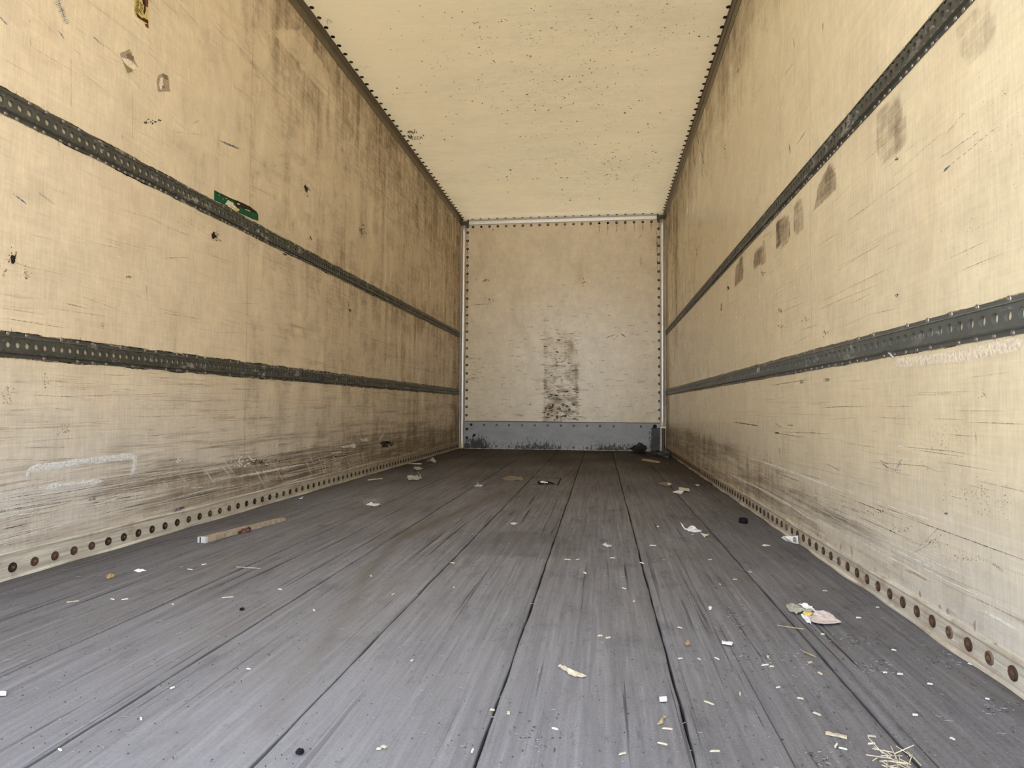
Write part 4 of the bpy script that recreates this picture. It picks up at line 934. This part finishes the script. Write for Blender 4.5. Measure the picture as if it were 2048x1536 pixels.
ad = lumpy('adhesive_strip', 'R', [(1790, 728), (1830, 722), (1880, 717), (1935, 712), (1940, 707), (1990, 697), (2046, 686)], 0.026, 0.0016, 'adh', wj=.2, seg=.005)
tag(ad, 'ridged cream adhesive strip under the lower right track', 'adhesive')
bt = lumpy('tape_end', 'R', [(1776, 698), (1782, 706), (1789, 716)], 0.008, 0.010, 'paper')
tag(bt, 'thin white tape end hanging from the lower right track', 'tape')
text_on('P07', 'R', 1519, 746, 0.036, (0, -1, 0), (0, 0, 1), None, M['paper_white']).name = 'chalk_number'
tag(bpy.data.objects['chalk_number'], 'small white hand-marked number on the lower right track', 'marking')
bpy.data.objects['chalk_number'].location.x = W-0.0118

# ------------------------------------------------------------------ litter on the floor
def onfloor(u, v, z=0.0):
    d = ray(u, v); return CAM + d*((z-CAM.z)/d.z)

def scrap(name, label, cat, polys, thick=0.0006, crumple=0.004, cuts=2, group=None, base=0.0012, smooth=False):
    """polys: (material, [(u, v, height)...]) ; a crumpled sheet resting on the floor"""
    bm = bmesh.new(); mats = []
    for mt, px in polys:
        if M[mt] not in mats: mats.append(M[mt])
        mi = mats.index(M[mt])
        vs = []
        for p in px:
            h = base+(p[2] if len(p) > 2 else 0.0); vs.append(bm.verts.new(onfloor(p[0], p[1], h)))
        f = bm.faces.new(vs); f.material_index = mi
    bmesh.ops.triangulate(bm, faces=bm.faces[:])
    if cuts: bmesh.ops.subdivide_edges(bm, edges=bm.edges[:], cuts=cuts, use_grid_fill=True)
    bmesh.ops.triangulate(bm, faces=bm.faces[:])
    for v_ in bm.verts:
        v_.co.z = max(base, v_.co.z + abs(random.gauss(0, crumple)))
        v_.co.x += random.gauss(0, crumple*.3); v_.co.y += random.gauss(0, crumple*.5)
    geo = bmesh.ops.extrude_face_region(bm, geom=bm.faces[:])
    for g_ in geo['geom']:
        if isinstance(g_, bmesh.types.BMVert): g_.co.z += thick
    bmesh.ops.recalc_face_normals(bm, faces=bm.faces[:])
    c = sum((v_.co for v_ in bm.verts), Vector())/len(bm.verts); c.z = 0
    for v_ in bm.verts: v_.co -= c
    me = bpy.data.meshes.new(name); bm.to_mesh(me); bm.free()
    if smooth: me.polygons.foreach_set('use_smooth', [True]*len(me.polygons))
    o = link(name, me, mats); o.location = c
    if label: tag(o, label, cat, group)
    return o

def stick(name, label, cat, a, b, w, h, mat, group=None, taper=(1, 1), ragged=0.15, n=10, parts=None):
    """a split stick lying from pixel a to pixel b"""
    A, B = onfloor(*a), onfloor(*b); d = (B-A); L_ = d.length; d.normalize(); t = Vector((-d.y, d.x, 0)); m = MB()
    for i in range(n+1):
        s_ = i/n; k = taper[0]*(1-s_)+taper[1]*s_; p = A+d*(L_*s_) - A
        j = lambda: 1+random.uniform(-ragged, ragged)
        m.v += [tuple(p+t*(w/2*k*j())+Vector((0, 0, 0.0012))), tuple(p-t*(w/2*k*j())+Vector((0, 0, 0.0012))), tuple(p-t*(w/2*k*.92*j())+Vector((0, 0, .0012+h*k*j()))), tuple(p+t*(w/2*k*.92*j())+Vector((0, 0, .0012+h*k*j())))]
    for i in range(n):
        for c in range(4): m.f.append((i*4+c, i*4+(c+1) % 4, (i+1)*4+(c+1) % 4, (i+1)*4+c)); m.m.append(0)
    m.f += [(3, 2, 1, 0), tuple(n*4+c for c in range(4))]; m.m += [0, 0]
    o = m.build(name, [M[mat]]); o.location = A
    if label: tag(o, label, cat, group)
    return o

slat = stick('wooden_slat', 'split wooden slat with a red stain lying near the left wall', 'wood', (408, 1085), (567, 1042), 0.036, 0.020, 'wood_old', taper=(1.0, .72), ragged=.07, n=16)
A_, B_ = onfloor(408, 1085), onfloor(567, 1042); d_ = (B_-A_).normalized(); t_ = Vector((-d_.y, d_.x, 0))
e = MB()
def obox(mb, p, dx, dy, hx, hy, z0, z1):
    vs = [tuple(p+dx*(hx*a)+dy*(hy*b)+Vector((0, 0, z))) for z in (z0, z1) for a, b in ((-1, -1), (1, -1), (1, 1), (-1, 1))]
    mb.add(vs, [(0, 3, 2, 1), (4, 5, 6, 7), (0, 1, 5, 4), (1, 2, 6, 5), (2, 3, 7, 6), (3, 0, 4, 7)])
obox(e, -d_*0.006, d_, t_, 0.0065, 0.0185, 0.0012, 0.0222); e2 = e.build('painted_end', [M['white_paint']], slat); e2['label'] = 'white painted cut end'
e = MB(); obox(e, (B_-A_)*0.42-t_*0.0162, d_, t_, 0.040, 0.0014, 0.0015, 0.0130); obox(e, (B_-A_)*0.44-t_*0.012, d_, t_, 0.026, 0.0050, 0.0130, 0.0184); e2 = e.build('stain', [M['red']], slat); e2['label'] = 'dark red stain'
e = MB(); obox(e, -d_*0.013+t_*0.006, d_, t_, 0.0008, 0.0022, 0.0012, 0.0222); e.build('crack', [M['black_gap']], slat)

scrap('paper_scrap', 'torn wrinkled paper with a yellow patch by the right wall', 'paper',
      [('paper_grey', [(1571, 1211, 0), (1580, 1209, .006), (1590, 1212, .008), (1596, 1213, .008), (1612, 1218, .010), (1626, 1221, .012), (1618, 1226, .008), (1604, 1226, .004), (1594, 1229, .002), (1577, 1223, 0)]),
       ('paper_white', [(1596, 1209, .012), (1608, 1209, .014), (1624, 1215, .014), (1629, 1220, .012), (1612, 1218, .010)]),
       ('paper_yellow', [(1604, 1226, .004), (1618, 1225, .008), (1628, 1225, .008), (1626, 1231, .006), (1610, 1232, .003)]),
       ('paper_pink', [(1626, 1221, .012), (1648, 1223, .012), (1656, 1225, .010), (1683, 1248, .002), (1636, 1250, .002), (1622, 1243, .002), (1612, 1233, .003), (1626, 1231, .006), (1630, 1226, .008)]),
       ('paper_white', [(1602, 1232, .001), (1612, 1233, .003), (1622, 1243, .003), (1624, 1251, 0), (1612, 1244, 0)])], crumple=.0022)
scrap('paper_scrap', 'curled white paper scrap with an upturned corner near the right seam', 'paper',
      [('paper_white', [(1370, 1060, 0), (1376, 1057, .006), (1386, 1059, .004), (1404, 1061, .008), (1402, 1064, 0), (1388, 1065, 0), (1378, 1063, 0)]), ('paper_white', [(1360, 1044, .036), (1364, 1049, .024), (1370, 1056, .008), (1372, 1060, 0), (1366, 1057, .006)]), ('paper', [(1376, 1057, .006), (1380, 1053, .014), (1387, 1052, .018), (1392, 1057, .010), (1400, 1061, .008), (1386, 1060, .004)])], crumple=.002)
scrap('paper_scrap', 'small cream scrap just in front of the curled white paper', 'paper', [('paper', [(1400, 1066, .004), (1418, 1070, .004), (1409, 1075, 0)])], crumple=.0012)
scrap('paper_scrap', 'folded cream paper scrap in two layers on the far right planks', 'paper', [('paper', [(1357, 975, .010), (1378, 977, .010), (1380, 983, .004), (1370, 982, .008), (1358, 980, .008)]), ('paper_white', [(1344, 984, .004), (1358, 981, .008), (1368, 982, .008), (1366, 986, 0), (1362, 988, 0), (1350, 986, 0)])], crumple=.0015)
scrap('paper_scrap', 'crumpled tan paper scrap behind the folded cream paper', 'paper', [('card', [(1317, 967, 0), (1328, 965, .010), (1342, 967, .010), (1344, 970, .004), (1340, 973, 0), (1326, 972, 0)]), ('adh', [(1333, 966, .012), (1343, 968, .010), (1338, 972, .006)])], crumple=.003)
scrap('paper_scrap', 'small cream triangle of paper close to the right wall foot', 'paper', [('paper', [(1390, 969, .006), (1396, 968.5, .006), (1400, 970, .004), (1395, 973, 0)])], crumple=.001)
scrap('paper_scrap', 'folded printed paper leaning on the right wall foot', 'paper', [('paper', [(1562, 1076, .012), (1567, 1073, .020), (1596, 1073, .026), (1597, 1089, 0), (1588, 1087, 0), (1574, 1083, 0)]), ('print_blue', [(1586, 1075, .024), (1591, 1075, .026), (1592, 1086, .003), (1586, 1084, .005)])], crumple=.0014, cuts=2)
scrap('paper_scrap', 'flat pale paper chip left of the folded printed paper', 'paper', [('paper', [(1523, 1091, 0), (1530, 1089, .003), (1541, 1091, 0), (1537, 1093, 0), (1529, 1093, 0)])], crumple=.0012)
scrap('paper_scrap', 'upright white paper triangle on the middle far planks', 'paper', [('paper_white', [(948, 972, 0), (956, 970, .004), (965, 970, .004), (964, 973, 0), (950, 973, 0)]), ('paper', [(954, 962, .045), (957, 967, .020), (961, 971, .002), (953, 971, .002)])], crumple=.001, cuts=1)
scrap('card_scrap', 'flat brown card scrap on the far middle planks', 'card', [('card', [(1003, 957, 0), (1020, 952, .010), (1034, 954, .006), (1046, 957, .004), (1047, 962, 0), (1036, 960, 0), (1026, 962, 0), (1010, 960, 0)])], crumple=.003)
scrap('foil_scrap', 'crumpled black and white wrapper beside the floor inset', 'wrapper', [('black', [(1074, 966, 0), (1078, 963, .012), (1092, 964, .014), (1104, 965, .010), (1110, 969, 0), (1094, 970, 0), (1080, 969, 0)]), ('paper_white', [(1078, 964, .014), (1084, 963, .018), (1094, 965, .016), (1096, 967, .010), (1082, 966, .010)])], crumple=.005)
scrap('plastic_film', 'crumpled cloudy plastic film, nearest of three along the left wall', 'plastic', [('plastic', [(811, 958, 0), (817, 952, .020), (830, 953, .018), (842, 955, .012), (845, 958, 0), (838, 960, 0), (822, 961, 0)]), ('plastic', [(835, 945, .035), (840, 950, .025), (845, 957, .004), (841, 957, .004)])], crumple=.006)
scrap('plastic_film', 'crumpled cloudy plastic film, middle of three along the left wall', 'plastic', [('plastic', [(826, 938, 0), (829, 934, .018), (840, 935, .014), (846, 938, .006), (840, 941, 0), (831, 942, 0)])], crumple=.006)
scrap('plastic_film', 'arched pale plastic film, farthest of three along the left wall', 'plastic', [('plastic', [(852, 924, 0), (858, 919, .030), (866, 917, .036), (873, 922, .012), (871, 926, 0), (862, 923, .012)])], crumple=.006)
scrap('plastic_film', 'shiny white plastic film in a patch of powder on the left planks', 'plastic', [('paper_white', [(731, 1010, 0), (740, 1006, .006), (750, 1008, .004), (762, 1009, .004), (754, 1012, 0), (746, 1013, 0), (737, 1011, 0)])], crumple=.0025)
scrap('plastic_film', 'dirty plastic heap in the far right corner', 'plastic', [('plastic', [(1297, 908, 0), (1305, 902, .060), (1322, 903, .070), (1330, 909, .020), (1315, 912, 0)]), ('plastic', [(1320, 914, 0), (1326, 905, .060), (1340, 908, .050), (1348, 914, 0), (1336, 917, 0)])], crumple=.014)
scrap('torn_rubber', 'torn grey flap bulging out under the kick plate', 'debris', [('flap', [(1256, 900, .02), (1268, 893, .09), (1284, 890, .11), (1296, 897, .04), (1288, 904, 0), (1266, 905, 0)])], crumple=.014)
scrap('paper_scrap', 'wrinkled pinkish scrap on the middle plank', 'paper', [('paper_pink', [(1205, 1090, 0), (1210, 1086, .006), (1216, 1090, .004), (1224, 1092, .002), (1222, 1095, 0), (1214, 1094, 0)])], crumple=.002)
scrap('leaf_scrap', 'small pale leaf scrap ahead of the dark floor patch', 'leaf', [('paper', [(1020, 1047, 0), (1026, 1045, .004), (1036, 1047, 0), (1028, 1051, 0)])], crumple=.0015)
scrap('paper_scrap', 'small white folded scrap near the left wall foot', 'paper', [('paper_white', [(595, 995, .008), (600, 997, 0), (607, 993, .010), (604, 998, 0), (599, 998, 0)])], crumple=.001, cuts=1)
scrap('dry_leaf', 'curled dry brown leaf lying near the left wall', 'leaf', [('leaf', [(212, 1156, 0), (215, 1151, .008), (222, 1148, .012), (232, 1150, .006), (226, 1156, 0), (217, 1158, 0)])], crumple=.0025)
scrap('paper_scrap', 'crumpled bluish scrap left of the dry leaf row', 'paper', [('paper_white', [(268, 1143, 0), (276, 1140, .005), (284, 1140, .004), (292, 1143, 0), (280, 1145, 0)])], crumple=.003)
scrap('bark_sliver', 'pale ragged bark sliver on the near middle plank', 'wood', [('wood_pale', [(1116, 1334, 0), (1121, 1330, .006), (1134, 1338, .008), (1152, 1344, .006), (1174, 1354, .002), (1162, 1356, 0), (1142, 1352, 0), (1128, 1344, 0)])], crumple=.0018)
scrap('wood_chip', 'tan forked splinter near the front of the middle planks', 'wood', [('wood_tan', [(1313, 1450, 0), (1320, 1442, .003), (1328, 1432, .003), (1332, 1434, .002), (1326, 1442, 0), (1327, 1446, 0), (1318, 1451, 0)])], crumple=.001)
scrap('wood_chip', 'orange brown chip right of the middle seam', 'wood', [('leaf', [(1370, 1287, 0), (1375, 1284, .005), (1381, 1288, .004), (1378, 1293, 0), (1372, 1293, 0)])], crumple=.002)
for (lab, px) in (('short square white chip on the near middle plank', [(1318, 1397), (1333, 1396), (1334, 1403), (1319, 1404)]),
                  ('long bluish white chip left of the torn yellow paper', [(1444, 1284), (1452, 1286), (1466, 1287), (1464, 1291), (1450, 1289), (1444, 1288)]),
                  ('white bar-shaped chip at the left edge of the frame', [(-4, 1386), (12, 1386), (12, 1392), (-4, 1392)]),
                  ('round white pebble-like chip behind the orange brown chip', [(1417, 1216), (1421, 1214), (1424, 1217), (1422, 1220), (1418, 1220)])):
    scrap('white_chip', lab, 'chip', [('paper_white', [(*p, .002) for p in px])], thick=.003, crumple=.0006, cuts=1)
stick('wood_sliver', 'flat pale wood sliver at the bottom right', 'wood', (1651, 1469), (1694, 1478), 0.0065, .003, 'wood_pale')
stick('wood_sliver', 'thinner pale sliver right of the flat sliver at the bottom right', 'wood', (1735, 1474), (1752, 1476), 0.0035, .002, 'wood_pale')
stick('wood_sliver', 'pale stick lying in front of the kick plate corner', 'wood', (1286, 921), (1317, 926), 0.03, .016, 'wood_tan')
stick('wood_sliver', 'white splinter beside the middle plastic film', 'wood', (818, 928), (842, 929), 0.02, .01, 'wood_pale', taper=(.5, 1.2))
stick('wood_sliver', 'thin pale stick left of the nearest plastic film', 'wood', (736, 961), (764, 958), 0.012, .006, 'wood_pale')
stick('twig', 'thin straw twig on the left planks behind the slat', 'twig', (473, 1135), (520, 1138), 0.0022, .0018, 'wood_pale')
stick('twig', 'short straw twig on the left near planks', 'twig', (133, 1206), (158, 1203), 0.0034, .002, 'wood_pale')
stick('twig', 'straw twig right of the black pebble on the left', 'twig', (444, 1197), (467, 1195), 0.0026, .002, 'wood_pale')
stick('twig', 'bent straw twig in front of the torn yellow paper', 'twig', (1554, 1252), (1608, 1260), 0.0024, .0018, 'wood_tan')
stick('twig', 'tan twig across the right seam', 'twig', (1607, 1305), (1632, 1316), 0.0028, .002, 'wood_tan')

def pebble(label, u, v, r):
    bm = bmesh.new(); bmesh.ops.create_icosphere(bm, subdivisions=2, radius=r)
    for v_ in bm.verts: v_.co *= random.uniform(.8, 1.15); v_.co.z = max(v_.co.z*.7, -r*.45)
    me = bpy.data.meshes.new('pebble'); bm.to_mesh(me); bm.free()
    o = link('pebble', me, [M['black']]); o.location = onfloor(u, v)+Vector((0, 0, r*.45+.001)); tag(o, label, 'pebble')
pebble('small black pebble on the left planks', 484, 1221, .006)
pebble('black lump near the bottom edge, left of centre', 600, 1508, .0065)

# black bottle-cap like plug near the right wall
cp = MB(); n = 24; r, h = 0.019, 0.022
prof = [(r*.6, .0012), (r, .0012), (r, h*.2), (r*1.04, h*.22), (r*1.04, h*.8), (r, h*.84), (r*.96, h), (r*.8, h), (r*.78, h*.6), (0.001, h*.6)]
for a, b in prof: cp.v += [(a*math.cos(2*math.pi*k/n), a*math.sin(2*math.pi*k/n), b) for k in range(n)]
for j in range(len(prof)-1):
    for k in range(n): cp.f.append((j*n+k, j*n+(k+1) % n, (j+1)*n+(k+1) % n, (j+1)*n+k)); cp.m.append(0)
o = cp.build('bottle_top', [M['black']], smooth=True); o.location = onfloor(1488, 1047)+Vector((0, 0.015, 0)); tag(o, 'black plastic cap on the planks near the right wall', 'cap')

# straw clump at the bottom right
sc = MB()
for k in range(38):
    p = onfloor(1795+random.gauss(0, 18), 1534+random.gauss(0, 7)); a = random.uniform(0, 6.3); L_ = random.uniform(.012, .04); d = Vector((math.cos(a), math.sin(a), random.uniform(-.1, .25)))
    t = Vector((-d.y, d.x, 0)).normalized()*.0009; p.z = .003+random.random()*.008
    q = p+d*L_; q.z = max(.002, q.z)
    sc.add([p+t, p-t, q-t*.6, q+t*.6, p+Vector((0, 0, .0012)), q+Vector((0, 0, .001))], [(0, 1, 2, 3), (1, 4, 5, 2), (4, 0, 3, 5)])
o = sc.build('straw_clump', [M['wood_pale']], kind='stuff'); tag(o, 'tuft of dry straw on the right seam at the bottom edge', 'straw')

# loose pale chips one can make out singly
chips = [(1268, 1204), (1200, 1273), (1216, 1277), (1360, 1257), (1360, 1319), (1398, 1320), (1434, 1319), (1530, 1332), (1556, 1377), (1672, 1494), (1686, 1500), (1743, 1490), (1536, 1315), (1544, 1335), (1620, 1327), (1640, 1349), (1601, 1399), (1634, 1430), (1717, 1237), (1755, 1216), (1645, 1270), (1788, 1302), (1770, 1347), (1800, 1350), (1650, 1183), (1470, 1160), (1440, 1170), (1500, 1145), (1420, 1120), (1385, 1070), (1316, 1054), (1306, 1092), (1284, 1127), (1248, 1178), (1225, 1117), (1170, 1147), (1135, 1120), (1155, 1120), (905, 1127), (908, 1176), (786, 1190), (742, 1153), (628, 1222), (560, 1180), (408, 1130), (380, 1140), (225, 1200), (250, 1200), (345, 1210), (824, 1323), (768, 1496), (758, 1500), (985, 1422), (1017, 1428), (945, 1504), (1110, 1460), (345, 1378), (282, 1440), (497, 1340), (120, 1502), (1325, 1490), (1480, 1390), (1418, 1408), (1335, 1460), (1245, 1510), (1430, 1505), (1860, 1370), (1940, 1330), (1975, 1400), (1830, 1432), (1905, 1480)]
proto = None; chip_list = []
for i, (u, v) in enumerate(chips):
    if i % 6 == 0:
        m = MB(); L_ = random.uniform(.004, .009); w = random.uniform(.0016, .0036)
        vs = [(-L_, -w*.6, 0), (L_*.7, -w, 0), (L_, w*.4, 0), (-L_*.6, w, 0), (-L_*.9, -w*.4, .002), (L_*.7, -w*.7, .0028), (L_*.8, w*.3, .0022), (-L_*.5, w*.8, .002)]
        m.add(vs, [(0, 3, 2, 1), (4, 5, 6, 7), (0, 1, 5, 4), (1, 2, 6, 5), (2, 3, 7, 6), (3, 0, 4, 7)]); o = m.build('wood_chip', [M['paper' if i % 12 else 'wood_pale']]); proto = o
    else:
        o = proto.copy(); C.objects.link(o)
    p = onfloor(u, v); o.location = (p.x, p.y, 0.0014); o.rotation_euler = (0, 0, random.gauss(0, .8)); s_ = random.uniform(.7, 1.25)*(1+.25*max(0, p.y-1.5)); o.scale = (s_, s_, 1)
    chip_list.append(o)

ORD = ['nearest', 'second nearest', 'third nearest', 'fourth nearest', 'fifth nearest', 'sixth nearest', 'seventh nearest', 'eighth nearest', 'ninth nearest', 'tenth nearest', 'eleventh nearest', 'twelfth nearest', 'thirteenth nearest', 'fourteenth nearest', 'fifteenth nearest', 'sixteenth nearest', 'seventeenth nearest', 'eighteenth nearest', 'nineteenth nearest', 'twentieth nearest'] + ['twenty-%s nearest' % w for w in ('first', 'second', 'third', 'fourth', 'fifth', 'sixth', 'seventh', 'eighth', 'ninth')]
NTH = ['first', 'second', 'third', 'fourth', 'fifth', 'sixth', 'seventh', 'eighth']
for k in range(8):                                              # told apart by plank and by distance from the open end
    row = sorted((o for o in chip_list if SEAMS[k] <= o.location.x < SEAMS[k+1]), key=lambda o: o.location.y)
    for q_, o in enumerate(row): tag(o, 'small pale chip, %s of those on the %s plank from the left wall' % (ORD[q_], NTH[k]), 'chip', 'loose pale chips on the floor')
# dust, splinters and grit: uncountable
gt_ = MB(); gd = MB()
def bit(mb, x, y, L_, w, h):
    a = random.gauss(math.pi/2 if random.random() < .3 else 0, .7); c, s_ = math.cos(a), math.sin(a)
    pts = [(-L_, -w), (L_, -w*.4), (L_*.6, w), (-L_*.7, w*.7)]
    q = [(x+c*p-s_*r_, y+s_*p+c*r_) for p, r_ in pts]
    mb.add([(*p, .0013) for p in q]+[(*p, .0013+h) for p in q], [(4, 5, 6, 7), (0, 1, 5, 4), (1, 2, 6, 5), (2, 3, 7, 6), (3, 0, 4, 7)])
for _ in range(2000):
    y = 0.9+5.5*random.random()**1.6; x = W*(1-random.random()**1.25*0.98)
    k = 1+.12*y
    if random.random() < .22: bit(gt_, x, y, random.uniform(.002, .007)*k, random.uniform(.00025, .0005)*k, .0008)
    else: bit(gt_, x, y, random.uniform(.0004, .0012)*k, random.uniform(.0003, .0009)*k, .0008)
for _ in range(1500):
    y = 0.9+4.5*random.random()**1.5; x = W*random.random()**.8
    bit(gd, x, y, random.uniform(.0005, .0018), random.uniform(.0004, .0010), .001)
for _ in range(260):
    p = onfloor(741+random.gauss(0, 12), 1003+random.gauss(0, 4)); bit(gt_, p.x, p.y, random.uniform(.002, .006), random.uniform(.001, .003), .001)
for cu, cv, ru, rv, n_ in ((1745, 1333, 22, 10, 70), (1885, 1322, 24, 14, 60), (1535, 1318, 40, 10, 90), (1720, 1282, 20, 8, 60), (1650, 1520, 20, 12, 50), (2010, 1420, 30, 12, 50), (1480, 1240, 30, 14, 60), (1060, 1480, 26, 18, 50)):
    for _ in range(int(n_*.55)):
        p = onfloor(cu+random.gauss(0, ru), cv+random.gauss(0, rv))
        if 0.02 < p.x < W-.02: bit(random.choice((gt_, gd)), p.x, p.y, random.uniform(.001, .0045), random.uniform(.0003, .0007), .001)
n_ = len(gt_.v); gt_.v += gd.v; gt_.f += [tuple(i+n_ for i in f) for f in gd.f]; gt_.m += [1]*len(gd.f)
o = gt_.build('sawdust', [M['grit'], M['crumb']], kind='stuff'); tag(o, 'sawdust, splinters and dark grit strewn over the plank floor', 'dust')

# inset repair block in a far plank, outlined by dark grooves
ib = MB()
for a, b in (((1062, 956), (1122, 956.5)), ((1122, 956.5), (1115, 971)), ((1062, 969), (1115, 969))):
    A_, B_ = onfloor(*a), onfloor(*b); d = B_-A_; t = Vector((-d.y, d.x, 0)).normalized()*.006
    ib.add([tuple(q+Vector((0, 0, z))) for z in (.0006, .0011) for q in (A_+t, A_-t, B_-t, B_+t)], [(4, 5, 6, 7), (0, 1, 5, 4), (1, 2, 6, 5), (2, 3, 7, 6), (3, 0, 4, 7)])
ib.build('inset_groove', [M['black_gap']], floor)
